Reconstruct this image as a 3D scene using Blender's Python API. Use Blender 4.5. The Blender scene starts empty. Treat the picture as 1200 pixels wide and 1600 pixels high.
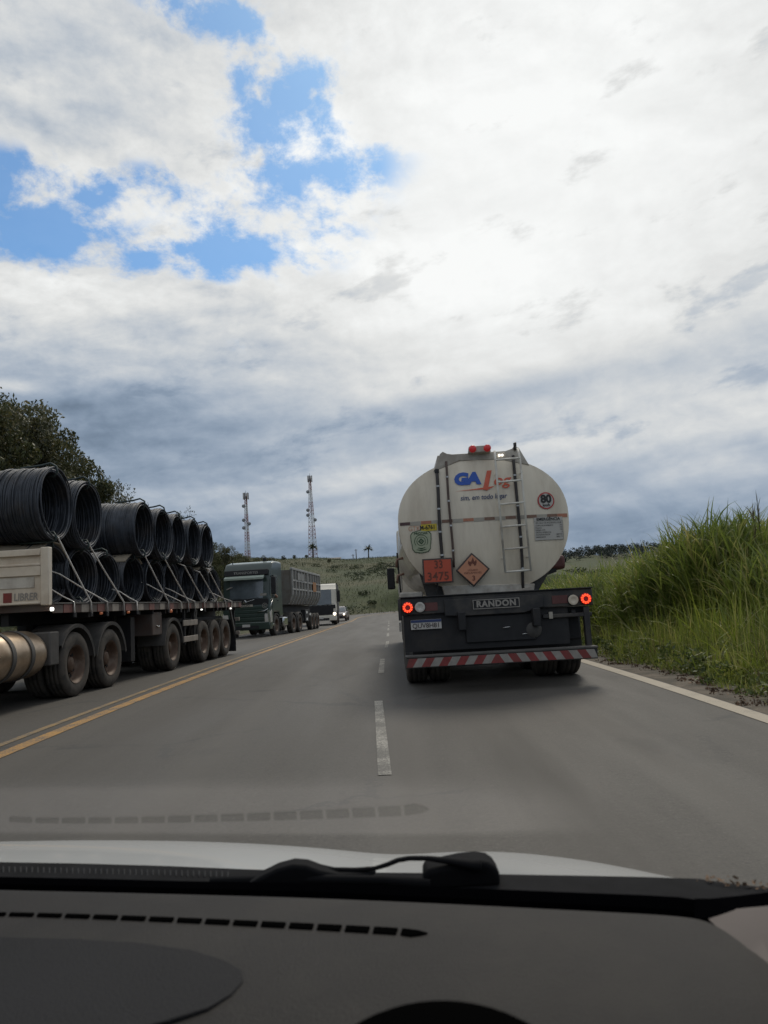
import bpy, math, random
import numpy as np
from mathutils import Vector, Matrix

random.seed(7)
rng = np.random.default_rng(7)
scene = bpy.context.scene
COL = scene.collection
R = math.radians

# ------------------------------------------------------------------ camera
CAM_H = 1.3
FPX = 1200.0                       # focal length in photo pixels (photo 1200 x 1600)
ROLL = R(3.2)
PITCH = math.atan(130 * math.cos(ROLL) / FPX)
_f = Vector((0, math.cos(PITCH), math.sin(PITCH)))
_u = Vector((0, -math.sin(PITCH), math.cos(PITCH)))
_r = Vector((1, 0, 0))
CR = _r * math.cos(ROLL) - _u * math.sin(ROLL)
CU = _u * math.cos(ROLL) + _r * math.sin(ROLL)
CAMPOS = Vector((0, 0, CAM_H))
camd = bpy.data.cameras.new("camera")
cam = bpy.data.objects.new("camera", camd)
COL.objects.link(cam)
camd.sensor_fit = 'HORIZONTAL'
camd.sensor_width = 36.0
camd.lens = 36.0
camd.clip_start = 0.02
camd.clip_end = 6000
M = Matrix.Identity(4)
for i in range(3):
    M[i][0], M[i][1], M[i][2], M[i][3] = CR[i], CU[i], -_f[i], CAMPOS[i]
cam.matrix_world = M
scene.camera = cam
camd.dof.use_dof = True
camd.dof.focus_distance = 14.0
camd.dof.aperture_fstop = 11.0


def ray(px, py):
    return _f + CR * ((px - 600) / FPX) + CU * ((800 - py) / FPX)


def at_y(px, py, d):
    v = ray(px, py)
    return CAMPOS + v * (d / v.y)


def at_z(px, py, z):
    v = ray(px, py)
    return CAMPOS + v * ((z - CAM_H) / v.z)


def at_x(px, py, x):
    v = ray(px, py)
    return CAMPOS + v * (x / v.x)


# ------------------------------------------------------------------ node helpers
class S:
    """a shader socket with arithmetic"""
    def __init__(s, nt, sock): s.nt, s.k = nt, sock

    def m(s, op, b=None, c=None, clamp=False):
        n = s.nt.nodes.new('ShaderNodeMath'); n.operation = op; n.use_clamp = clamp
        s.nt.links.new(s.k, n.inputs[0])
        for i, v in ((1, b), (2, c)):
            if v is None: continue
            if isinstance(v, S): s.nt.links.new(v.k, n.inputs[i])
            else: n.inputs[i].default_value = v
        return S(s.nt, n.outputs[0])
    def __add__(s, b): return s.m('ADD', b)
    def __sub__(s, b): return s.m('SUBTRACT', b)
    def __mul__(s, b): return s.m('MULTIPLY', b)
    def __truediv__(s, b): return s.m('DIVIDE', b)
    def sat(s): return s.m('ADD', 0.0, clamp=True)
    def smooth(s, a, b):
        n = s.nt.nodes.new('ShaderNodeMapRange'); n.interpolation_type = 'SMOOTHSTEP'
        s.nt.links.new(s.k, n.inputs[0])
        n.inputs[1].default_value, n.inputs[2].default_value = a, b
        return S(s.nt, n.outputs[0])
    def lin(s, a, b, c=0.0, d=1.0):
        n = s.nt.nodes.new('ShaderNodeMapRange')
        s.nt.links.new(s.k, n.inputs[0])
        for i, v in enumerate((a, b, c, d)): n.inputs[i + 1].default_value = v
        return S(s.nt, n.outputs[0])


def mixc(nt, fac, a, b, mode='MIX'):
    n = nt.nodes.new('ShaderNodeMix'); n.data_type = 'RGBA'; n.blend_type = mode
    for i, v in ((0, fac), (6, a), (7, b)):
        if isinstance(v, S): nt.links.new(v.k, n.inputs[i])
        elif i == 0: n.inputs[0].default_value = v
        else: n.inputs[i].default_value = (*v[:3], 1)
    return S(nt, n.outputs[2])


def noise(nt, vec, scale, detail=4, rough=0.55, dist=0.0, dim='3D', lac=2.0):
    n = nt.nodes.new('ShaderNodeTexNoise'); n.noise_dimensions = dim
    if vec is not None: nt.links.new(vec.k, n.inputs['Vector'])
    n.inputs['Scale'].default_value = scale
    n.inputs['Detail'].default_value = detail
    n.inputs['Roughness'].default_value = rough
    n.inputs['Distortion'].default_value = dist
    n.inputs['Lacunarity'].default_value = lac
    return S(nt, n.outputs[0])


def comb(nt, x, y, z=0.0):
    n = nt.nodes.new('ShaderNodeCombineXYZ')
    for i, v in enumerate((x, y, z)):
        if isinstance(v, S): nt.links.new(v.k, n.inputs[i])
        else: n.inputs[i].default_value = v
    return S(nt, n.outputs[0])


def sep(nt, v):
    n = nt.nodes.new('ShaderNodeSeparateXYZ'); nt.links.new(v.k, n.inputs[0])
    return [S(nt, o) for o in n.outputs]


# ------------------------------------------------------------------ world: daylight sky behind broken cloud
SUN_AZ, SUN_EL = R(14), R(48)          # azimuth clockwise from +Y
world = bpy.data.worlds.new("World")
scene.world = world
world.use_nodes = True
wn = world.node_tree
wn.nodes.clear()
sky = wn.nodes.new('ShaderNodeTexSky')
sky.sky_type = 'NISHITA'
sky.sun_disc = False
sky.sun_elevation = SUN_EL
sky.sun_rotation = SUN_AZ
sky.air_density = 1.0
sky.dust_density = 0.6
tc = wn.nodes.new('ShaderNodeTexCoord')
dx, dy, dz = sep(wn, S(wn, tc.outputs['Generated']))
az = dx.m('ARCTAN2', dy)
el = dz.m('ARCSINE')


def ae(px, py):
    v = ray(px, py).normalized()
    return math.atan2(v.x, v.y), math.asin(v.z)


def blob(px, py, wx, wy, rot=0.0):
    """soft patch of sky of width wx, height wy (photo pixels, one sigma), in azimuth and elevation"""
    a0, e0 = ae(px, py)
    c, s_ = math.cos(rot), math.sin(rot)
    u = (az - a0) * math.cos(e0); v = el - e0
    p = (u * c + v * s_) / (wx / FPX); q = (v * c - u * s_) / (wy / FPX)
    r2 = p * p + q * q
    return (r2 * -0.5).m('EXPONENT')


zz = dz.m('MAXIMUM', 0.0) + 0.19
gx_, gy_ = dx / zz, dy / zz                      # a level cloud sheet seen in perspective
wrp = noise(wn, comb(wn, gx_, gy_, 0.0), 1.4, 3, 0.5)
wrp2 = noise(wn, comb(wn, gx_, gy_, 6.0), 1.4, 3, 0.5)
wx_, wy_ = gx_ + (wrp - 0.5) * 0.55, gy_ + (wrp2 - 0.5) * 0.55


def layer(scale, seed, det=10, rough=0.56, lx=0.05, ly=0.10):
    """cloud density and its relief: lighter on the side towards the sun"""
    n0 = noise(wn, comb(wn, wx_, wy_, seed), scale, det, rough)
    n1 = noise(wn, comb(wn, wx_ + lx, wy_ - ly, seed), scale, 5, rough)
    return n0, n0 - n1


big, rbig = layer(1.45, 3.1, 9, 0.56, 0.05, 0.10)
mid, rmid = layer(3.7, 11.0, 9, 0.58, 0.02, 0.05)
# puffs are laid out in azimuth and elevation so that the low ones stay round
pz = comb(wn, az * 3.0 + (wrp - 0.5) * 0.30, el * 4.4 + (wrp2 - 0.5) * 0.25, 7.0)
puff = noise(wn, pz, 3.3, 10, 0.62)
puffs = noise(wn, comb(wn, az * 3.0 + (wrp - 0.5) * 0.30 + 0.03, el * 4.4 + (wrp2 - 0.5) * 0.25 + 0.05, 7.0), 3.3, 6, 0.62)
rpuff = puff - puffs

hole = (blob(440, 150, 62, 40) * 0.58 + blob(500, 262, 75, 32) * 0.52 + blob(125, 278, 85, 20) * 0.46 + blob(318, 312, 42, 22, -0.5) * 0.48
        + blob(25, 345, 85, 40) * 0.62 + blob(385, 395, 105, 24, 0.1) * 0.56 + blob(200, 405, 90, 18) * 0.40
        + blob(320, 18, 60, 25) * 0.46 + blob(475, 335, 50, 40) * 0.24 + blob(415, 537, 40, 10) * 0.26)
gate = hole.smooth(0.02, 0.30)
wsp = noise(wn, comb(wn, az * 5.0 + el * 2.0, el * 7.0, 13.0), 3.0, 9, 0.62, 0.4)
blue = (hole * 1.05 + (puff - 0.5) * 2.9 + (wsp - 0.5) * 1.0).smooth(0.14, 0.70) * gate * 0.94

# brightness of the cloud sheet
glow = blob(860, 300, 380, 280)
glow2 = blob(650, 480, 230, 75)
lum = (glow * 0.35 + glow2 * 0.16 + el.lin(0.0, 0.62, 0.335, 0.60))
dark = (blob(400, 660, 330, 45) * 0.11 + blob(700, 655, 120, 18, 0.1) * 0.06 + blob(980, 765, 260, 50) * 0.085 + blob(330, 735, 250, 40) * 0.07 + blob(130, 70, 170, 110) * 0.09
        + blob(180, 505, 190, 36) * 0.08 + blob(900, 592, 190, 20, 0.06) * 0.13 + blob(620, 540, 160, 30) * 0.05)
brt = (blob(640, 725, 240, 26, 0.14) * 0.13 + blob(1000, 690, 200, 20, 0.08) * 0.08 + blob(200, 560, 120, 26) * 0.05 + blob(720, 600, 160, 26) * 0.07 + blob(60, 460, 100, 40) * 0.30 + blob(1140, 690, 150, 50) * 0.08 + blob(260, 320, 210, 70) * 0.14
       + blob(470, 215, 50, 16) * 0.28 + blob(15, 602, 30, 8) * 0.22)
lum = lum - dark + brt
hi = el.smooth(0.10, 0.42)                       # fine curdled texture only high up; low down broad banks
bank = noise(wn, comb(wn, az * 1.7 + (wrp - 0.5) * 0.2, el * 6.0 - az * 0.5, 31.0), 1.5, 7, 0.48)
bank2 = noise(wn, comb(wn, az * 1.7 + (wrp - 0.5) * 0.2 + 0.04, el * 6.0 - az * 0.5 + 0.10, 31.0), 1.5, 5, 0.48)
detail = ((big - 0.5) * 0.62 + (mid - 0.5) * 0.44 + rbig * 1.4 + rmid * 0.9) * (hi * 0.85 + 0.15) + (puff - 0.5) * 0.26 + rpuff * 0.9 + ((bank - 0.5) * 1.8 + (bank - bank2) * 2.2) * (hi * -0.8 + 1.0)
lum = lum + detail * (lum * 0.50 + 0.17) * (glow * -0.80 + 1.0) * (el.lin(0.02, 0.35, 0.70, 1.0))
# separate grey scraps drifting under the bright sheet
scrap = noise(wn, comb(wn, az * 2.6 + (wrp - 0.5) * 0.2, el * 6.0 - az * 0.7, 21.0), 2.7, 10, 0.58).smooth(0.56, 0.70)
lum = (lum - scrap * lum * 0.24).m('MAXIMUM', 0.13).m('MINIMUM', 0.93)
# thin dark cloud is bluish, bright cloud near white
tint = lum.smooth(0.20, 0.76)
ccol = mixc(wn, tint, (0.68, 0.90, 1.23), (0.995, 0.998, 0.995))
lumv = comb(wn, lum, lum, lum)
cloud = mixc(wn, 1.0, ccol, lumv, 'MULTIPLY')
skyc = mixc(wn, 1.0, S(wn, sky.outputs[0]), (0.58, 0.90, 1.12), 'MULTIPLY')     # nishita radiance
cl10 = mixc(wn, 1.0, cloud, (9.7, 9.7, 9.7), 'MULTIPLY')
final = mixc(wn, blue * -1.0 + 1.0, skyc, cl10)
bg = wn.nodes.new('ShaderNodeBackground')
bg.inputs[1].default_value = 0.1
wn.links.new(final.k, bg.inputs[0])
world.cycles.sampling_method = 'MANUAL'
world.cycles.sample_map_resolution = 256
wo = wn.nodes.new('ShaderNodeOutputWorld')
wn.links.new(bg.outputs[0], wo.inputs[0])

# ------------------------------------------------------------------ sun through cloud, exposure
sund = bpy.data.lights.new("sun", 'SUN')
sund.energy = 1.4
sund.angle = R(14)
sund.color = (1.0, 0.91, 0.78)
sun = bpy.data.objects.new("sun", sund)
COL.objects.link(sun)
sdir = Vector((math.sin(SUN_AZ) * math.cos(SUN_EL), math.cos(SUN_AZ) * math.cos(SUN_EL), math.sin(SUN_EL)))
sun.rotation_euler = sdir.to_track_quat('Z', 'Y').to_euler()
sun.location = (20, 60, 80)
vs = scene.view_settings
vs.view_transform = 'Standard'
vs.look = 'None'
vs.gamma = 1
vs.exposure = 0.12
vs.use_curve_mapping = False
scene.render.engine = 'CYCLES'
scene.cycles.use_denoising = True
scene.cycles.max_bounces = 6
scene.cycles.transparent_max_bounces = 12
scene.cycles.sample_clamp_indirect = 4.0


# ------------------------------------------------------------------ materials
def bsdf(name):
    m = bpy.data.materials.new(name)
    m.use_nodes = True
    nt = m.node_tree
    return m, nt, nt.nodes['Principled BSDF']


def mat(name, col, rough=0.6, metal=0.0, var=0.15, scale=6.0, bump=0.0, bscale=40.0, dirt=None, dirt_amt=0.0, dscale=2.0, stretch=(1, 1, 1), emit=0.0, coat=0.0, spec=0.5):
    m, nt, b = bsdf(name)
    tcn = nt.nodes.new('ShaderNodeTexCoord')
    mp = nt.nodes.new('ShaderNodeMapping')
    mp.inputs['Scale'].default_value = stretch
    nt.links.new(tcn.outputs['Object'], mp.inputs[0])
    vec = S(nt, mp.outputs[0])
    c = None
    if var > 0:
        n = noise(nt, vec, scale, 5, 0.6)
        lo = tuple(x * (1 - var) for x in col); hi = tuple(min(1, x * (1 + var)) for x in col)
        c = mixc(nt, n.lin(0.3, 0.7), lo, hi)
    if dirt is not None:
        d = noise(nt, vec, dscale, 7, 0.65).smooth(0.62 - dirt_amt * 0.5, 0.80 - dirt_amt * 0.3)
        c = mixc(nt, d * min(1, dirt_amt * 1.6), c if c else col, dirt)
    if c: nt.links.new(c.k, b.inputs['Base Color'])
    else: b.inputs['Base Color'].default_value = (*col, 1)
    b.inputs['Roughness'].default_value = rough
    b.inputs['Metallic'].default_value = metal
    b.inputs['Specular IOR Level'].default_value = spec
    if coat: b.inputs['Coat Weight'].default_value = coat
    if emit:
        b.inputs['Emission Color'].default_value = (*col, 1)
        b.inputs['Emission Strength'].default_value = emit
    if bump:
        bn = nt.nodes.new('ShaderNodeBump')
        bn.inputs['Strength'].default_value = bump
        bn.inputs['Distance'].default_value = 0.02
        nt.links.new(noise(nt, vec, bscale, 4, 0.6).k, bn.inputs['Height'])
        nt.links.new(bn.outputs[0], b.inputs['Normal'])
    return m


def leaf_mat(name, cols, rough=0.55, trans=0.25):
    m, nt, b = bsdf(name)
    g = nt.nodes.new('ShaderNodeNewGeometry')
    r = nt.nodes.new('ShaderNodeValToRGB')
    nt.links.new(g.outputs['Random Per Island'], r.inputs[0])
    els = r.color_ramp.elements
    while len(els) < len(cols): els.new(0.5)
    for i, c in enumerate(cols):
        els[i].position = i / (len(cols) - 1); els[i].color = (*c, 1)
    tcn = nt.nodes.new('ShaderNodeTexCoord')
    n = noise(nt, S(nt, tcn.outputs['Object']), 0.55, 4, 0.6)
    c2 = mixc(nt, 1.0, S(nt, r.outputs[0]), comb(nt, n.lin(0.3, 0.7, 0.60, 1.42), n.lin(0.3, 0.7, 0.66, 1.30), n.lin(0.3, 0.7, 0.75, 1.25)), 'MULTIPLY')
    nt.links.new(c2.k, b.inputs['Base Color'])
    b.inputs['Roughness'].default_value = rough
    tr = nt.nodes.new('ShaderNodeBsdfTranslucent')
    nt.links.new(c2.k, tr.inputs[0])
    mx = nt.nodes.new('ShaderNodeMixShader')
    mx.inputs[0].default_value = trans
    nt.links.new(b.outputs[0], mx.inputs[1]); nt.links.new(tr.outputs[0], mx.inputs[2])
    nt.links.new(mx.outputs[0], nt.nodes['Material Output'].inputs[0])
    return m


MT = {}
MT['black'] = mat('black_plastic', (0.012, 0.012, 0.014), 0.7, var=0.3)
MT['chassis'] = mat('chassis_paint', (0.011, 0.011, 0.013), 0.7, var=0.3, dirt=(0.04, 0.034, 0.029), dirt_amt=0.35)
MT['tyre'] = mat('tyre_rubber', (0.022, 0.021, 0.021), 0.85, var=0.25, scale=9, dirt=(0.075, 0.064, 0.053), dirt_amt=0.7, dscale=4)
MT['rim'] = mat('dusty_rim', (0.20, 0.15, 0.115), 0.6, 0.25, var=0.3, scale=12, dirt=(0.10, 0.06, 0.04), dirt_amt=0.7, dscale=6)
MT['tank'] = mat('tank_paint', (0.70, 0.625, 0.505), 0.34, var=0.06, scale=2.0, coat=0.25, dirt=(0.46, 0.385, 0.29), dirt_amt=0.42, dscale=1.3, stretch=(1.6, 1.6, 0.35), bump=0.02, bscale=3)
MT['tank_trim'] = mat('tank_trim_paint', (0.56, 0.53, 0.47), 0.5, var=0.12, scale=5, dirt=(0.25, 0.21, 0.17), dirt_amt=0.5)
MT['ladder'] = mat('ladder_paint', (0.72, 0.69, 0.62), 0.5, var=0.1, dirt=(0.25, 0.2, 0.15), dirt_amt=0.4)
MT['hose'] = mat('dark_hose', (0.035, 0.03, 0.03), 0.6, var=0.2)
MT['hose2'] = mat('brown_hose', (0.085, 0.055, 0.045), 0.6, var=0.2)
MT['clamp'] = mat('hose_clamp', (0.5, 0.5, 0.5), 0.4, 0.6)
MT['beam'] = mat('rear_beam_paint', (0.015, 0.015, 0.017), 0.55, var=0.3, scale=3, dirt=(0.075, 0.065, 0.055), dirt_amt=0.5, dscale=2.2)
MT['white'] = mat('white_paint', (0.72, 0.71, 0.68), 0.5, var=0.06)
MT['white_dirty'] = mat('worn_white', (0.27, 0.25, 0.225), 0.6, var=0.15, scale=14)
MT['red'] = mat('red_reflector', (0.21, 0.030, 0.028), 0.45, var=0.2, scale=14, dirt=(0.12, 0.05, 0.04), dirt_amt=0.4)
MT['redlamp'] = mat('red_lens', (0.35, 0.02, 0.022), 0.25, var=0.0, emit=0.28)
MT['ledred'] = mat('lit_red_led', (1.0, 0.065, 0.022), 0.3, var=0, emit=1.7)
MT['ledbase'] = mat('red_lamp_base', (0.16, 0.012, 0.012), 0.35, var=0, emit=0.0)
MT['maroon'] = mat('dull_maroon', (0.10, 0.033, 0.03), 0.6, var=0.2)
MT['lens'] = mat('clear_lens', (0.48, 0.45, 0.41), 0.25, var=0.2, scale=60)
MT['chrome'] = mat('chrome', (0.6, 0.6, 0.6), 0.2, 1.0, var=0.05)
MT['blue_ink'] = mat('blue_lettering', (0.018, 0.085, 0.40), 0.5, var=0.05)
MT['red_ink'] = mat('red_lettering', (0.62, 0.115, 0.06), 0.5, var=0.1)
MT['navy_ink'] = mat('navy_lettering', (0.035, 0.06, 0.15), 0.5, var=0)
MT['black_ink'] = mat('black_lettering', (0.02, 0.02, 0.02), 0.6, var=0)
MT['grey_ink'] = mat('grey_lettering', (0.30, 0.29, 0.27), 0.5, var=0)
MT['orange'] = mat('orange_panel', (0.46, 0.075, 0.035), 0.5, var=0.08, dirt=(0.32, 0.07, 0.04), dirt_amt=0.3)
MT['salmon'] = mat('faded_orange', (0.50, 0.225, 0.13), 0.5, var=0.06)
MT['brown_ink'] = mat('dark_brown_lettering', (0.14, 0.042, 0.024), 0.6, var=0)
MT['tarp'] = mat('dark_tarpaulin', (0.03, 0.03, 0.033), 0.7, var=0.3)
MT['frame_dark'] = mat('dark_frame', (0.06, 0.045, 0.04), 0.55, var=0.2)
MT['yellow'] = mat('yellow_sticker', (0.55, 0.42, 0.035), 0.5, var=0.05)
MT['badge'] = mat('pale_green_sticker', (0.37, 0.40, 0.28), 0.5, var=0.06)
MT['green_ink'] = mat('green_lettering', (0.03, 0.07, 0.03), 0.5, var=0)
MT['sticker'] = mat('grey_sticker', (0.45, 0.43, 0.40), 0.5, var=0.03)
MT['red_ring'] = mat('red_ring', (0.42, 0.045, 0.04), 0.5, var=0.05)
MT['plate_white'] = mat('plate_white', (0.50, 0.48, 0.45), 0.5, var=0.05)
MT['plate_blue'] = mat('plate_blue', (0.03, 0.05, 0.14), 0.5, var=0)
MT['strip_a'] = mat('strip_brown', (0.20, 0.115, 0.08), 0.5, var=0.15, scale=20)
MT['strip_b'] = mat('strip_grey', (0.36, 0.33, 0.28), 0.5, var=0.1, scale=20)
MT['strip_c'] = mat('strip_red', (0.40, 0.165, 0.10), 0.5, var=0.15, scale=20)
MT['strip_d'] = mat('strip_dark', (0.08, 0.04, 0.04), 0.5, var=0.15, scale=20)
MT['cream'] = mat('cream_paint', (0.62, 0.55, 0.45), 0.5, var=0.08, scale=3, dirt=(0.45, 0.36, 0.27), dirt_amt=0.4)
MT['deck'] = mat('weathered_steel_deck', (0.12, 0.10, 0.088), 0.7, var=0.3, scale=8, dirt=(0.075, 0.04, 0.03), dirt_amt=0.5)
MT['rail_red'] = mat('faded_red_marker', (0.20, 0.09, 0.075), 0.6, var=0.2)
MT['rail_white'] = mat('faded_white_marker', (0.30, 0.26, 0.22), 0.6, var=0.2)
MT['alu'] = mat('fuel_tank_aluminium', (0.50, 0.40, 0.30), 0.38, 0.75, var=0.15, scale=5, dirt=(0.30, 0.22, 0.15), dirt_amt=0.6)
MT['fender'] = mat('dusty_fender', (0.075, 0.07, 0.065), 0.7, var=0.25, scale=5)
MT['wire'] = mat('wire_rod_steel', (0.040, 0.046, 0.058), 0.5, 0.3, var=0.35, scale=7, dirt=(0.085, 0.07, 0.06), dirt_amt=0.3)
MT['band'] = mat('dark_binding_band', (0.030, 0.045, 0.043), 0.5, 0.3, var=0.2)
MT['mat'] = mat('beige_mat', (0.26, 0.22, 0.165), 0.85, var=0.15, scale=5, bump=0.2, bscale=25)
MT['strap'] = mat('pale_webbing', (0.80, 0.77, 0.72), 0.8, var=0.12, scale=30)
MT['whitelamp'] = mat('lit_white_lamp', (1.0, 0.97, 0.9), 0.3, var=0, emit=1.6)
MT['amber'] = mat('amber_lamp', (0.5, 0.16, 0.07), 0.3, var=0, emit=0.15)
MT['headlamp'] = mat('lit_headlamp', (1.0, 0.86, 0.66), 0.3, var=0, emit=3.0)
MT['green'] = mat('dark_green_paint', (0.026, 0.044, 0.037), 0.32, var=0.15, scale=3, coat=0.5)
MT['silver_green'] = mat('pale_green_grey_paint', (0.34, 0.40, 0.38), 0.4, var=0.1, coat=0.3)
MT['glass'] = mat('dark_cab_glass', (0.085, 0.102, 0.116), 0.12, var=0.3, scale=1.5, spec=1.0)  # base colour lifted to stand for reflected sky
MT['visor'] = mat('pale_green_visor', (0.32, 0.37, 0.32), 0.4, var=0.05)
MT['tipper'] = mat('grey_tipper_paint', (0.17, 0.165, 0.15), 0.6, var=0.2, scale=2, dirt=(0.10, 0.08, 0.06), dirt_amt=0.5)
MT['tipper_lt'] = mat('grey_tipper_rail', (0.30, 0.295, 0.28), 0.6, var=0.12)
MT['tipper_or'] = mat('tipper_rust_logo', (0.34, 0.15, 0.05), 0.6, var=0.2)
MT['truck_white'] = mat('white_truck_paint', (0.62, 0.58, 0.50), 0.4, var=0.06)
MT['car_dark'] = mat('brown_grey_car_paint', (0.14, 0.11, 0.10), 0.35, var=0.1, coat=0.5)
MT['skin'] = mat('skin', (0.42, 0.24, 0.17), 0.6, var=0.05)
MT['shirt'] = mat('shirt_cloth', (0.09, 0.10, 0.13), 0.9, var=0.1)
MT['tower_red'] = mat('tower_red', (0.30, 0.11, 0.085), 0.7, var=0.15)
MT['tower_white'] = mat('tower_white', (0.52, 0.50, 0.48), 0.7, var=0.1)
MT['tower_grey'] = mat('antenna_grey', (0.20, 0.20, 0.21), 0.6, var=0.1)
MT['bark'] = mat('bark', (0.075, 0.06, 0.045), 0.9, var=0.3, scale=10, bump=0.5, bscale=12)
MT['wall'] = mat('dark_wall', (0.09, 0.08, 0.065), 0.9, var=0.2, scale=3)
MT['roof'] = mat('roof_sheet', (0.13, 0.115, 0.095), 0.8, var=0.2, scale=3)
MT['pole'] = mat('pole_wood', (0.12, 0.10, 0.085), 0.9, var=0.2)
# our own car
MT['dash'] = mat('dashboard_grain', (0.018, 0.016, 0.0148), 0.62, var=0.22, scale=3.5, bump=0.25, bscale=420, spec=0.18, dirt=(0.026, 0.023, 0.020), dirt_amt=0.45, dscale=9)
MT['dash_panel'] = mat('dashboard_lid_grain', (0.0125, 0.0122, 0.0135), 0.66, var=0.15, scale=4, bump=0.25, bscale=420, spec=0.15)
MT['slot'] = mat('vent_black', (0.002, 0.002, 0.002), 1.0, var=0, spec=0.0)
MT['trim'] = mat('pillar_trim', (0.095, 0.076, 0.068), 0.7, var=0.06, scale=4, bump=0.06, bscale=500)
MT['bonnet'] = mat('white_car_paint', (0.66, 0.67, 0.66), 0.22, var=0.03, scale=3, coat=0.6)
MT['cowl'] = mat('cowl_plastic', (0.011, 0.011, 0.012), 0.9, var=0.3, scale=20, spec=0.1)
MT['frit'] = mat('black_glass_border', (0.002, 0.002, 0.0025), 0.9, var=0, spec=0.0)
MT['wiper'] = mat('wiper_black', (0.006, 0.006, 0.007), 0.85, var=0.1, spec=0.12)
MT['dirt'] = mat('leaf_litter', (0.16, 0.10, 0.06), 0.95, var=0.5, scale=40, bump=0.6, bscale=60)

M_LEAF = leaf_mat('tree_leaf', [(0.032, 0.042, 0.018), (0.058, 0.070, 0.026), (0.088, 0.098, 0.034), (0.15, 0.13, 0.05)])
M_LEAF2 = leaf_mat('tree_leaf_olive', [(0.032, 0.038, 0.020), (0.058, 0.064, 0.028), (0.090, 0.092, 0.036), (0.125, 0.112, 0.05)])
M_GRASS = leaf_mat('verge_grass', [(0.085, 0.125, 0.020), (0.165, 0.220, 0.030), (0.215, 0.270, 0.042), (0.32, 0.30, 0.11)], 0.5, 0.45)
M_CANE = leaf_mat('cane_leaf', [(0.095, 0.140, 0.028), (0.155, 0.210, 0.038), (0.205, 0.255, 0.052), (0.31, 0.29, 0.11)], 0.45, 0.48)
M_DRY = leaf_mat('dry_grass', [(0.08, 0.075, 0.034), (0.13, 0.10, 0.05), (0.20, 0.16, 0.085), (0.08, 0.10, 0.034)], 0.7, 0.2)
M_WEED = leaf_mat('weed_leaf', [(0.045, 0.068, 0.018), (0.075, 0.105, 0.024), (0.115, 0.145, 0.034)], 0.6, 0.3)
M_LITTER = leaf_mat('fallen_leaf', [(0.05, 0.034, 0.022), (0.11, 0.07, 0.042), (0.19, 0.13, 0.085)], 0.9, 0.05)
M_HILL = leaf_mat('hill_grass', [(0.044, 0.058, 0.018), (0.052, 0.066, 0.020), (0.066, 0.072, 0.025), (0.047, 0.062, 0.018)], 0.7, 0.2)
M_SCRUB = leaf_mat('hill_scrub', [(0.030, 0.044, 0.018), (0.042, 0.058, 0.022), (0.055, 0.070, 0.026)], 0.6, 0.2)
M_FAR = leaf_mat('far_forest', [(0.018, 0.028, 0.022), (0.026, 0.038, 0.030), (0.036, 0.048, 0.036)], 0.7, 0.1)  # bluish tone of distant haze put into the leaf colours
M_PALM = leaf_mat('palm_leaf', [(0.03, 0.045, 0.02), (0.05, 0.065, 0.03)], 0.6, 0.2)


def clear_glass():
    m = bpy.data.materials.new('clear_glass'); m.use_nodes = True
    nt = m.node_tree; nt.nodes.clear()
    t = nt.nodes.new('ShaderNodeBsdfTransparent')
    t.inputs[0].default_value = (0.97, 0.98, 0.975, 1)
    o = nt.nodes.new('ShaderNodeOutputMaterial'); nt.links.new(t.outputs[0], o.inputs[0])
    return m


def reflection_glass():
    """pane that mirrors the dashboard top, its reflection added only within one band and faded at the edges"""
    m = bpy.data.materials.new('reflection_glass'); m.use_nodes = True
    nt = m.node_tree; nt.nodes.clear()
    t = nt.nodes.new('ShaderNodeBsdfTransparent'); t.inputs[0].default_value = (0.97, 0.98, 0.975, 1)
    g = nt.nodes.new('ShaderNodeBsdfGlossy'); g.inputs['Roughness'].default_value = 0.0
    g.inputs[0].default_value = (1, 1, 1, 1)
    fr = nt.nodes.new('ShaderNodeFresnel'); fr.inputs[0].default_value = 1.52
    at = nt.nodes.new('ShaderNodeAttribute'); at.attribute_name = 'band_fade'; at.attribute_type = 'GEOMETRY'
    f = ((S(nt, fr.outputs[0]) * 2.2 + 0.30) * S(nt, at.outputs['Fac'])).sat()
    nt.links.new(comb(nt, f, f, f).k, g.inputs[0])
    g.inputs['Roughness'].default_value = 0.015
    mx = nt.nodes.new('ShaderNodeAddShader')
    nt.links.new(t.outputs[0], mx.inputs[0]); nt.links.new(g.outputs[0], mx.inputs[1])
    o = nt.nodes.new('ShaderNodeOutputMaterial'); nt.links.new(mx.outputs[0], o.inputs[0])
    return m


MT['clear_glass'] = clear_glass()
MT['reflection_glass'] = reflection_glass()


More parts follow.
